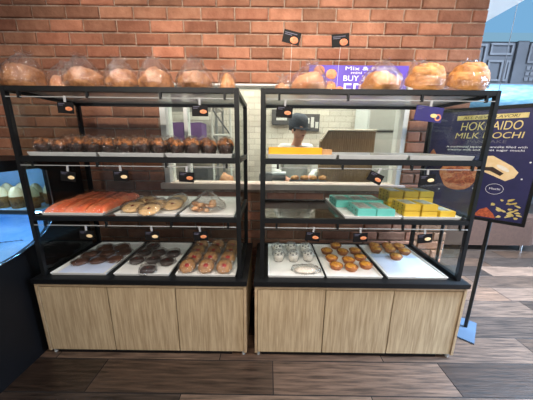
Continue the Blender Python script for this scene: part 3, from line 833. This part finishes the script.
# ------------------------------------------------------------------ glazed pies
def pie():
    t = thing('glazed_pie', '', 'pie', (0, 0, 0), 0, 'glazed golden pies')
    bm = lathe(B(), [(0, 0), (.034, 0), (.043, .02), (.047, .027), (.042, .032), (.036, .03)], 24, wob=lambda a, s, r, z: (r*(1+.02*math.sin(12*a)), z)); obj('crust_rim', bm, M['pie_rim'], t, smooth=True)
    bm = lathe(B(), [(.037, .027), (.03, .037), (.016, .042), (0, .043)], 20); roughen(bm, .004, 60, 3); obj('golden_filling', bm, M['pie'], t, smooth=True)
    return t
p = pie()
spread(p, [(.70, 1.535), (.585, 1.50), (.488, 1.52), (.704, 1.655), (.60, 1.605), (.485, 1.635), (.478, 1.755), (.60, 1.745), (.705, 1.765), (.578, 1.86)], CT_,
       ['big glazed pie %s' % s for s in ('at the front corner toward the half empty tray', 'in the centre of the front row', 'in the front row beside the pastry cup tray', 'in the second row toward the half empty tray', 'in the centre of the second row', 'in the second row beside the pastry cup tray', 'in the third row beside the pastry cup tray', 'in the centre of the third row', 'in the third row toward the half empty tray', 'alone at the rear of the full pie tray')])
for i, (x, y) in enumerate(((.985, 1.675), (1.10, 1.765), (.885, 1.795), (1.0, 1.80), (.905, 1.87), (1.015, 1.875), (1.105, 1.86))):
    dup(p, (x, y, CT_), random.uniform(0, 6), 'glazed pie on the half empty tray, ' + ('frontmost', 'beside the rack side glass', 'second row toward the full pie tray', 'second row centre', 'last row toward the full pie tray', 'last row centre', 'last row by the rack side glass')[i])

# ------------------------------------------------------------------ cartons
def carton(name, w, d, h, m, top, label, cat, group, dots=None, slot=True):
    t = thing(name, label, cat, (0, 0, 0), 0, group)
    obj('carton_body', bx(-w/2, w/2, -d/2, d/2, 0, h), M[m], t, bevel=.0025)
    if top: o = obj('lid_window', bx(-w*.36, w*.36, -d*.36, d*.36, h-.0005, h+.001), M[top], t)
    if dots:
        bm = B()
        for i in range(3):
            for j in range(2):
                Mx = Matrix.Translation((-w/2-.0006, -d*.3+i*d*.3, h*(.3+.4*j))) @ Matrix.Rotation(PI/2, 4, 'Y')
                bmesh.ops.create_circle(bm, cap_ends=True, segments=10, radius=.006, matrix=Mx)
        obj('side_dots', bm, M[dots], t)
    return t
p = carton('turquoise_carton', .112, .20, .052, 'teal', 'teal_light', '', 'carton', 'turquoise cartons', dots='choc')
spread(p, [(.545, 1.74), (.66, 1.74), (.765, 1.74), (.612, 1.505), (.728, 1.505)], BT,
       ['turquoise carton in rear row at the empty end of the shelf', 'turquoise carton in the middle of the rear row', 'turquoise carton in rear row beside the yellow cartons', 'turquoise carton in front row standing out from the others', 'turquoise carton in front row beside the yellow cartons'], rz=0.)
for i, (x, y) in enumerate(((.545, 1.74), (.66, 1.74))): pass
p = carton('yellow_carton', .096, .16, .040, 'yellow', 'teal_light', '', 'carton', 'yellow cartons', dots='yellow_dots')
ys = []; yl = []; zs = []
for c, x in enumerate((.893, 1.0)):
    for l in range(2):
        ys.append((x, 1.495)); zs.append(l*.042); yl.append('%s yellow carton in the front row, %s' % (('lower', 'upper')[l], ('next to the turquoise cartons', 'second from the turquoise cartons')[c]))
ys.append((1.118, 1.50)); zs.append(0); yl.append('single low yellow carton in front row at the poster end')
for c, x in enumerate((.893, 1.0, 1.105)):
    for l in range(3 if c == 0 else 2 + (c > 0)):
        ys.append((x, 1.70)); zs.append(l*.042); yl.append('%s yellow carton in the rear row, %s' % (('bottom', 'middle', 'top')[l], ('turquoise carton end', 'centre column', 'poster end')[c]))
spread(p, ys, BT, yl, rz=0., zs=zs)
t = thing('amber_carton', 'long flat amber carton on the upper shelf at the rack gap', 'carton', (.17, 1.50, AT))
obj('carton_body', bx(-.165, .15, -.07, .07, 0, .055), M['amber'], t, bevel=.003)
e = obj('end_flap', bx(.15, .21, -.065, .065, 0, .045), M['kraft'], t, bevel=.003); e['label'] = 'brown kraft end'

# ------------------------------------------------------------------ hanging price cards
def price_card(x, z, label, w=.088, h=.058, m='card', tilt=0., pic='pastry_print', y=1.372, px=.018):
    t = thing('hanging_price_card', label, 'price card', (x, y, z+h/2+.014), 0, 'hanging price cards')
    t.rotation_euler = (0, tilt, 0)
    obj('card_face', bx(-w/2, w/2, -.0015, .0015, -h-.014, -.014), M[m], t, bevel=.0005)
    obj('clip', bx(-.005, .005, -.003, .003, -.014, .018), M['clip'], t)
    bm = lathe(B(), [(0, .0022), (.014, .0022), (.017, .0012), (.017, 0)], 18, M=Matrix.Translation((px, -.0015, -.014-h*.58)) @ Matrix.Rotation(PI/2, 4, 'X') @ Matrix.Diagonal((1.1, .62, 1, 1)))
    obj('pastry_picture', bm, M[pic], t, smooth=False)
    bm = B()
    for k, ww in enumerate((.034, .024)): box(bm, -w/2+.008, -w/2+.008+ww, -.0021, -.0016, -.024-k*.008, -.021-k*.008)
    obj('print', bm, M['dim'], t)
    return t
T3 = [(-1.098, 1.611, 'black price card under the rack top, by the fridge case', .05), (-.37, 1.603, 'black price card under the rack top near the rack gap', 0), (.092, 1.602, 'black price card over the capped person', .08)]
for x, z, l, a in T3: price_card(x, z-.004, l, tilt=a)
price_card(.877, 1.594, 'wide purple price card with gold rings under the rack top',   .15, .078, 'card_purple', .10, 'gold', px=.028)
t = bpy.data.objects['hanging_price_card.003']
bm = B(); lathe(bm, [(.011, 0), (.015, .001), (.018, 0)], 16, M=Matrix.Translation((.052, -.0018, -.066)) @ Matrix.Rotation(PI/2, 4, 'X')); obj('ring_logo', bm, M['pastry_print'], t)
for x, z, l, a in ((-1.149, 1.232, 'black price card above the orange loaf by the fridge case', .1), (-.846, 1.238, 'black price card above the orange and cookie trays', 0), (-.464, 1.236, 'black price card above the jam cookies before the window', .06),
                   (.640, 1.240, 'tilted black price card above the turquoise cartons', .42), (.919, 1.236, 'dark price card above the yellow cartons', -.1),
                   (-1.102, .872, 'black price card above the pecan discs', .05), (-.702, .872, 'black price card above the chocolate rounds', 0), (-.408, .874, 'black price card above the golden cookies', -.08),
                   (.285, .880, 'black price card above the clear pastry cups', .1), (.57, .877, 'black price card above the full pie tray', -.06), (.961, .875, 'black price card above the half empty tray', -.1)):
    price_card(x, z, l, tilt=a, pic='cream_print' if abs(x) > .65 else 'pastry_print')
# two cards on wires above the rack
for x, z, ty, l in ((.134, 2.043, .22, 'black card on white wire standing above the small bun'), (.424, 2.03, -.10, 'black card on white wire standing above the promo board')):
    t = thing('stick_price_card', l, 'price card', (x, 1.6, TZ), 0, 'cards on wires above the loaves')
    obj('wire', tube(B(), [(-.002, 0, .0), (.0, 0, .12), (.004, 0, z-TZ-.01)], .0009, 6), M['wire'], t)
    obj('base_clip', bx(-.018, .018, -.012, .012, 0, .008), M['clip'], t)
    c = obj('card_face', bx(-.052, .052, -.0015, .0015, -.034, .034, M=Matrix.Translation((0, -.004, z-TZ)) @ Matrix.Rotation(ty, 4, 'Y')), M['card'], t)
    Mc = Matrix.Translation((0, -.0058, z-TZ)) @ Matrix.Rotation(ty, 4, 'Y')
    bm = lathe(B(), [(0, .001), (.02, .001), (.022, 0)], 18, M=Mc @ Matrix.Translation((.018, 0, -.012)) @ Matrix.Rotation(PI/2, 4, 'X') @ Matrix.Diagonal((1.1, .85, 1, 1))); obj('pastry_picture', bm, M['pastry_print'], t)
    bm = B(); box(bm, -.044, .03, -.0004, .0004, .018, .022, M=Mc); box(bm, -.044, .0, -.0004, .0004, .009, .013, M=Mc); obj('print', bm, M['dim'], t)

# ------------------------------------------------------------------ purple promo board on the rack top
t = thing('promo_board', 'purple promotion board with pastry photos standing behind the loaves', 'sign', (.66, 1.918, TZ))
W2, H2 = .72, .27
obj('board', bx(-.365, .36, -.004, .004, .0, H2), M['promo'], t)
for x in (-.2, .2): obj('foot', bx(x-.03, x+.03, -.02, .02, 0, .008), M['acrylic_edge'], t)
for i, (x, z, r) in enumerate(((-.29, .247, .04), (-.20, .21, .04), (-.29, .172, .036), (-.205, .125, .045), (-.135, .098, .035))):
    hh = min(r, H2-z)
    bm = lathe(B(), [(0, .004), (r*.8, .003), (r, 0)], 22, M=Matrix.Translation((x, -.0045, min(z, H2-r*.86-.002))) @ Matrix.Rotation(PI/2, 4, 'X') @ Matrix.Diagonal((1, .86, 1, 1)))
    obj('pastry_photo', bm, M['pastry_print'], t)
RX = Matrix.Rotation(PI/2, 4, 'X')
lettering('Mix & Match', .034, M['white'], t, Matrix.Translation((-.105, -.0055, .238)) @ RX, width=.36)
lettering('mini · mini', .024, M['white'], t, Matrix.Translation((-.06, -.0055, .213)) @ RX, width=.2)
lettering('BUY 3 GET 1', .052, M['white'], t, Matrix.Translation((-.115, -.0055, .166)) @ RX, width=.33)
lettering('FREE', .13, M['white'], t, Matrix.Translation((-.115, -.0055, .06)) @ RX, width=.30)
bm = lathe(B(), [(.010, .001), (.02, .001), (.021, 0)], 18, M=Matrix.Translation((.30, -.0045, .2)) @ RX); obj('logo', bm, M['gold'], t)
obj('logo_bar', bx(.27, .33, -.0052, -.0042, .166, .174), M['gold'], t)

# ------------------------------------------------------------------ mochi poster on a two-pole stand
PB = Vector((1.565, 1.645, 0)); RZ = math.atan2(-.68, .73)
t = thing('poster_stand', 'navy mochi advertisement on a black two-pole floor stand', 'poster stand', tuple(PB), RZ)
# local: x along the poster (towards the shop front), y away from the viewer side
for k in (.03, -.235):
    obj('pole', tube(B(), [(k, .035, .012), (k, .035, 1.69)], .0125, 12), M['black'], t)
b = obj('base_plate', bx(-.27, .094, -.14, .15, .0, .012), M['bluegrey'], t, bevel=.002); b['label'] = 'blue-grey steel base plate'
fx0, fx1, fz0, fz1 = -.43, .198, .905, 1.69
f = B()
for a in ((fx0, fx1, 0, .022, fz0, fz0+.022), (fx0, fx1, 0, .022, fz1-.022, fz1), (fx0, fx0+.018, 0, .022, fz0+.022, fz1-.022), (fx1-.018, fx1, 0, .022, fz0+.022, fz1-.022)): box(f, *a)
obj('frame', f, M['black'], t)
fz_y0, fz_y1 = .004, .014
sh = obj('printed_sheet', bx(fx0+.018, fx1-.018, fz_y0, fz_y1, fz0+.022, fz1-.022), M['poster'], t)
PY = .0035
def PT(x, z): return Matrix.Translation((x, PY, z)) @ RX
obj('gold_band', bx(-.265, .092, PY-.0005, PY+.0006, 1.607, 1.638), M['gold'], t)
lettering('ALL NEW FLAVOR!', .026, M['ink'], t, PT(-.232, 1.6135), shear=.2, width=.285)
lettering('HOKKAIDO', .080, M['gold'], t, PT(-.238, 1.537), shear=.1, width=.31)
lettering('MILK MOCHI', .056, M['gold'], t, PT(-.262, 1.482), shear=.1, width=.35)
lettering('PANCAKE', .028, M['dim'], t, PT(-.185, 1.45), width=.20)
lettering('A traditional Japanese pancake filled with', .019, M['white'], t, PT(-.30, 1.418), width=.42, extrude=.0003)
lettering('creamy milk and sweet sugar mochi', .019, M['white'], t, PT(-.29, 1.397), width=.40, extrude=.0003)
def flat(poly, m, name, z=.0006):
    bm = B(); prism(bm, poly, lambda u, v, d: Vector((u, PY+d, v)), -z, .0005); return obj(name, bm, M[m], t)
def blobpoly(cx, cz, rx, rz, n=22, seed=0, amp=.06, rot=0.):
    o = []
    for i in range(n):
        a = 2*PI*i/n; k = 1+amp*math.sin(3*a+seed)+amp*.6*math.sin(5*a+2*seed)
        x, z = rx*k*math.cos(a), rz*k*math.sin(a)
        o.append((cx+x*math.cos(rot)-z*math.sin(rot), cz+x*math.sin(rot)+z*math.cos(rot)))
    return o
flat(blobpoly(-.198, 1.215, .115, .105), 'pastry_print', 'pancake_picture')
for i, (x, z, r) in enumerate(((-.245, 1.25, .03), (-.20, 1.26, .028), (-.15, 1.24, .03), (-.13, 1.19, .03), (-.18, 1.16, .03), (-.24, 1.175, .03), (-.2, 1.21, .03))): flat(blobpoly(x, z, r, r*.8, 16, i), 'rust_print', 'pancake_swirl', .0011)
flat([(-.072, 1.362), (-.03, 1.365), (.075, 1.30), (.108, 1.262), (.095, 1.225), (.055, 1.20), (-.08, 1.262), (-.095, 1.29)], 'cream_print', 'mochi_picture')
flat([(-.085, 1.285), (-.02, 1.29), (.04, 1.25), (.025, 1.232), (-.03, 1.262), (-.08, 1.265)], 'choc', 'mochi_filling', .0011)
flat(blobpoly(.03, 1.285, .04, .012, 14, 1, 0, -.55), 'cream', 'mochi_highlight', .0011)
bm = B(); tube(bm, [(.012+.045*math.cos(a*PI/12), PY, 1.14+.036*math.sin(a*PI/12)) for a in range(25)], .0012, 6, cap=False); obj('badge_ring', bm, M['white'], t)
lettering('Mochi', .02, M['white'], t, PT(-.016, 1.135), width=.055, extrude=.0004)
flat([(-.07, .935), (.05, .935), (.035, .965), (-.005, 1.005), (-.04, .985)], 'rust_print', 'crumb_picture')
flat([(-.40, 1.365), (-.352, 1.362), (-.378, 1.405)], 'pastry_print', 'triangle_picture')
rr = random.Random(3)
for i in range(26):
    x = rr.uniform(.02, .165); z = .945+rr.random()*.17*(.5+.5*rr.random())
    if x < .06 and z < .99: continue
    flat(blobpoly(x, z, rr.uniform(.008, .02), rr.uniform(.004, .008), 9, i, .15, rr.uniform(-.5, .5)), 'gold', 'gold_leaf_print')
for x, z in ((-.33, 1.32), (.13, 1.22), (-.10, 1.13), (.15, 1.33), (-.30, 1.10)): flat(blobpoly(x, z, .005, .005, 10), 'white', 'star_print')

# ------------------------------------------------------------------ black refrigerated case
CX = -1.535
def build_case():
    t = thing('refrigerated_case', 'black refrigerated display case with blue lit end window', 'fridge case', (-1.95, 1.3, 0))
    win = [(.80, 1.252), (1.63, 1.252), (1.652, 1.235), (1.655, 1.0), (1.645, .93), (1.615, .87), (1.56, .82), (1.467, .775), (1.36, .742), (1.25, .73), (.80, .724)]
    # end wall with the window cut out: strips between window outline and the panel outline
    out = [(.72, 1.315), (1.66, 1.315), (1.96, 1.315), (1.96, 1.0), (1.96, .93), (1.96, .6), (1.96, 0), (1.5, 0), (1.36, 0), (1.2, 0), (.72, 0)]
    bm = B()
    for d in (0, -.03):
        a = [bm.verts.new((CX+d, y, z)) for y, z in win]; b = [bm.verts.new((CX+d, y, z)) for y, z in out]
        for i in range(len(win)):
            k = (i+1) % len(win); bm.faces.new((a[i], a[k], b[k], b[i]))
        if d == 0: A0, B0 = a, b
    for i in range(len(win)):
        k = (i+1) % len(win)
        bm.faces.new((A0[i], A0[k], a[k], a[i])); bm.faces.new((B0[i], B0[k], b[k], b[i]))
    obj('end_panel', bm, M['case_black'], t, world=True)
    b = B()
    box(b, -2.5, CX-.03, .72, 1.96, 1.28, 1.315); box(b, -2.5, -2.47, .72, 1.96, 0, 1.28)
    box(b, -2.47, CX-.03, .72, 1.96, 0, .70); box(b, -2.47, CX-.03, .72, .75, .70, 1.28)
    obj('case_body', b, M['case_black'], t, world=True)
    obj('back_lining', bx(-2.47, CX-.03, 1.93, 1.96, .70, 1.28), M['case_blue'], t, world=True)
    d = B(); prism(d, [(.78, .705), (1.93, .705), (1.93, .80), (1.6, .735), (.78, .715)], lambda u, v, x: Vector((x, u, v)), -2.46, CX-.032); o = obj('lower_deck', d, M['blue_deck'], t, world=True); o['label'] = 'pale blue lit deck'
    obj('window_glass', prism(B(), win, lambda u, v, x: Vector((x, u, v)), CX-.012, CX-.007), M['glass'], t, world=True)
    bm = B(); tube(bm, [(CX+.001, y, z) for y, z in win[2:]], .004, 6); obj('window_rim', bm, M['chrome'], t, world=True)
    sf = obj('glass_shelf', bx(-2.46, CX-.035, 1.52, 1.925, .965, .978), M['blue_deck'], t, world=True)
    obj('shelf_edge', bx(-2.46, CX-.035, 1.508, 1.52, .955, .982), M['pan'], t, world=True)
    obj('led_tube', tube(B(), [(-2.45, 1.50, 1.262), (CX-.05, 1.50, 1.262)], .010, 8), M['led'], t, world=True)
    obj('led_tube', tube(B(), [(-2.45, 1.60, .945), (CX-.05, 1.60, .945)], .007, 8), M['led'], t, world=True)
    # handwritten scrawl on the inner deck glass
    cu = [(-1.90+.0075*i, 1.50+.0035*i+.012*math.sin(i*1.9), .745) for i in range(24)]
    obj('scrawl_lettering', tube(B(), cu, .0022, 5), M['slate'], t, world=True)
    p = None
    k = 0
    for r, y in enumerate((1.60, 1.74)):
        for i in range(7):
            x = -1.62 - i*.105
            if p is None:
                p = thing('chilled_dessert_cup', '', 'dessert', (x, y, .979), 0, 'chilled dessert cups')
                bm = lathe(B(), [(0, 0), (.034, 0), (.042, .055), (.044, .06)], 18); obj('cup', bm, M['gold_cookie'], p, smooth=True)
                bm = lathe(B(), [(.04, .058), (.034, .085), (.018, .102), (0, .108)], 16); roughen(bm, .008, 60, 2); obj('cream_topping', bm, M['cream_print'], p, smooth=True)
                o = p
            else: o = dup(p, (x, y, .979), random.uniform(0, 6))
            o.scale = (1.05, 1.05, 1.35)
            o['label'] = '%s dessert cup from the window end of the %s chilled row' % (ORD[i], ('front', 'rear')[r])
build_case()

# ------------------------------------------------------------------ the mall beyond: bench, shopfront, ceiling
def build_bench():
    t = thing('taupe_bench', 'rounded taupe upholstered bench standing beyond the poster', 'bench', (3.1, 3.45, 0))
    bm = B()
    poly = []
    x0, x1, y0, y1, r = -.75, .70, -.34, .34, .16
    for cx, cy, a0 in ((x1-r, y0+r, -PI/2), (x1-r, y1-r, 0), (x0+r, y1-r, PI/2), (x0+r, y0+r, PI)):
        for k in range(7):
            a = a0+k*PI/12; poly.append((cx+r*math.cos(a), cy+r*math.sin(a)))
    prism(bm, poly, lambda u, v, d: Vector((u, v, d)), .09, .44); obj('seat', bm, M['taupe'], t)
    bm = B(); prism(bm, [(u*.98, v*.96) for u, v in poly], lambda u, v, d: Vector((u, v, d)), .44, .49); obj('cushion', bm, M['taupe'], t, bevel=.01)
    for x in (-.6, -.28, .52):
        for y in (-.27, .27): obj('leg', tube(B(), [(x, y, 0), (x, y, .09)], .018, 10), M['chrome'], t)
build_bench()
FYY = 6.0
o = obj('wall_shopfront', bx(2.6, 7.2, FYY+.02, FYY+.2, 0, 6.0), M['slate']); o['kind'] = 'structure'
t = thing('shopfront_panelling', 'grey slate panelled shopfront with moulded doors across the mall', 'shopfront', (5.0, FYY, 0))
obj('backing', bx(3.2, 7.1, FYY-.01, FYY+.02, 2.83, 3.70), M['slate'], t, world=True)
for a, b in ((4.98, 5.42), (5.42, 5.55)):
    pass
for x0, x1, z0, z1 in ((4.05, 4.85, 2.9, 3.64), (4.93, 5.44, 3.42, 3.66), (4.93, 5.28, 2.88, 3.32), (5.33, 5.44, 2.88, 3.32), (5.80, 6.5, 3.26, 3.66)):
    bm = B(); f_ = .045
    for a in ((x0, x1, z0, z0+f_), (x0, x1, z1-f_, z1), (x0, x0+f_, z0+f_, z1-f_), (x1-f_, x1, z0+f_, z1-f_)): box(bm, a[0], a[1], FYY-.05, FYY-.01, a[2], a[3])
    obj('moulded_frame', bm, M['slate_lt'], t, world=True, bevel=.004)
obj('pilaster', bx(5.50, 5.74, FYY-.07, FYY-.01, 2.83, 3.70), M['slate'], t, world=True, bevel=.006)
for i in range(6):
    for j in range(3): obj('lattice_block', bx(5.84+i*.11, 5.92+i*.11, FYY-.03, FYY-.01, 2.90+j*.115, 2.97+j*.115), M['slate_lt'], t, world=True)
obj('cornice_strip', bx(3.2, 7.1, FYY-.09, FYY-.01, 2.79, 2.83), M['slate_lt'], t, world=True)
t = thing('blue_lightbox_fascia', 'glowing pale blue fascia above the slate shopfront', 'fascia', (5.1, FYY, 3.7))
obj('fascia_face', bx(3.2, 7.1, FYY-.16, FYY-.01, 3.83, 5.4), M['blue_glow'], t, world=True)
obj('lower_band', bx(3.2, 7.1, FYY-.12, FYY-.01, 3.70, 3.83), M['blue_glow2'], t, world=True)
t = thing('glass_canopy', 'curved pale blue glass canopy band under the slate panelling', 'canopy', (5.1, FYY, 2.3))
bm = B()
for s_ in range(1):
    prof = [(0, 2.30), (-.16, 2.33), (-.30, 2.42), (-.36, 2.55), (-.34, 2.68), (-.24, 2.77), (0, 2.79)]
    a = [bm.verts.new((3.2, FYY+y-.011, z)) for y, z in prof]; b = [bm.verts.new((7.1, FYY+y-.011, z)) for y, z in prof]
    for i in range(len(prof)-1): bm.faces.new((a[i], a[i+1], b[i+1], b[i]))
    bm.faces.new(a); bm.faces.new(b[::-1])
obj('canopy_shell', bm, mat('blue_canopy_glass', (126, 178, 206), .12, spec=.8, rgb2=(170, 208, 224), scale=4, stretch=(1, 1, 5), bump=.3, bscale=6), t, world=True, smooth=True)
t = thing('lit_shop_window', 'blue grey lit shop window at floor level across the mall', 'shop window', (5.3, FYY, 0))
obj('lit_glass', bx(3.2, 7.1, FYY-.01, FYY+.0, .12, 2.28), M['shop_glow'], t, world=True)
for x in (3.2, 4.5, 5.8, 7.04): obj('mullion', bx(x, x+.06, FYY-.05, FYY-.011, 0, 2.29), M['slate'], t, world=True)
obj('kickboard', bx(3.2, 7.1, FYY-.05, FYY-.0, 0, .12), M['slate'], t, world=True)
o = obj('hanging_steel_cable', tube(B(), [(2.942, 3.3, .0), (2.942, 3.3, 5.6)], .004, 6), M['slate_lt']); tag(o, 'thin vertical steel cable rising in front of the slate shopfront', 'cable')
# ceilings
o = obj('ceiling', bx(-3.4, 2.63, -2.0, FYY+.1, 2.9, 3.3), M['ceil']); o['kind'] = 'structure'
o = obj('ceiling_mall', bx(2.64, 7.2, -2.0, FYY+.2, 5.6, 5.7), M['ceil']); o['kind'] = 'structure'
o = obj('wall_left', bx(-3.4, -3.3, -2.0, WT, 0, 2.9), M['grey_wall']); o['kind'] = 'structure'

# ------------------------------------------------------------------ light
def look(o, tgt):
    d = Vector(tgt)-o.location; o.rotation_euler = d.to_track_quat('-Z', 'Y').to_euler()
def spot(name, loc, tgt, power, colr, ang=75, blend=.7, rad=.06):
    l = bpy.data.lights.new(name, 'SPOT'); l.energy = power; l.color = colr; l.spot_size = math.radians(ang); l.spot_blend = blend; l.shadow_soft_size = rad
    o = bpy.data.objects.new(name, l); link(o); o.location = loc; look(o, tgt); return o
def area(name, loc, tgt, power, colr, sx, sy):
    l = bpy.data.lights.new(name, 'AREA'); l.shape = 'RECTANGLE'; l.size = sx; l.size_y = sy; l.energy = power; l.color = colr
    o = bpy.data.objects.new(name, l); link(o); o.location = loc; look(o, tgt); return o
WARM = (1.0, .88, .76); NEU = (1, .93, .85); COOL = (.55, .74, 1.0)
for x, e in ((-1.15, 42), (-.35, 78), (.45, 76), (1.15, 54)):
    spot('ceiling_spotlight', (x, .95, 2.86), (x*.98, 1.95, 1.75), e, WARM, 80)
for x, e in ((-.8, 74), (.2, 96), (1.0, 84)):
    spot('ceiling_spotlight', (x, -.1, 2.86), (x, 1.45, .75), e, WARM, 60)
area('kitchen_ceiling_panel', (-.7, 2.72, 2.86), (-.7, 2.9, 0), 40, NEU, .8, .8)
area('kitchen_ceiling_panel', (.75, 2.72, 2.86), (.75, 2.9, 0), 46, NEU, .8, .8)
for x in (-1.3, 1.3): area('shop_front_fill', (x, -1.2, 2.85), (x*.6, 1.6, .8), 52, NEU, 1.2, .6)  # fill areas added behind the camera to brighten the rack fronts
area('mall_daylight', (5.0, 1.2, 5.4), (3.2, 1.8, 0), 2000, COOL, 3.0, 4.5)
dl = area('mall_floor_fill', (3.7, 1.0, 4.2), (2.5, 1.5, 0), 420, COOL, 1.6, 1.6); dl.data.spread = math.radians(62)  # added cool fill that brightens the floor towards the mall
area('mall_ceiling_fill', (7.0, 1.6, 1.2), (2.4, 2.2, 2.6), 420, COOL, 4.0, 2.2)  # unseen fill added low down, tilted up to brighten the shop ceiling
spot('case_lamp', (-1.75, 1.42, 1.24), (-1.9, 1.8, .95), 3, (.6, .8, 1.0), 130)
w = bpy.data.worlds.new('world'); SC.world = w; w.use_nodes = True
bg = w.node_tree.nodes['Background']; bg.inputs[0].default_value = (.90, .93, 1.0, 1); bg.inputs[1].default_value = .27

# ------------------------------------------------------------------ camera
cd = bpy.data.cameras.new('camera'); cam = bpy.data.objects.new('camera', cd); link(cam)
cd.sensor_width = 36; cd.lens = 36*238.79/533; cd.clip_start = .02
cam.matrix_world = Matrix.Translation((0, 0, 1.4263)) @ Matrix.Rotation(.0025, 4, 'Z') @ Matrix.Rotation(PI/2-.2298, 4, 'X') @ Matrix.Rotation(.011, 4, 'Z')
SC.camera = cam
SC.view_settings.view_transform = 'Standard'; SC.view_settings.look = 'None'; SC.view_settings.gamma = 1; SC.view_settings.use_curve_mapping = False
SC.view_settings.exposure = 0.0
SC.cycles.transparent_max_bounces = 40; SC.cycles.max_bounces = 10; SC.cycles.diffuse_bounces = 4; SC.cycles.glossy_bounces = 4
SC.cycles.use_denoising = True; SC.cycles.sample_clamp_indirect = 4
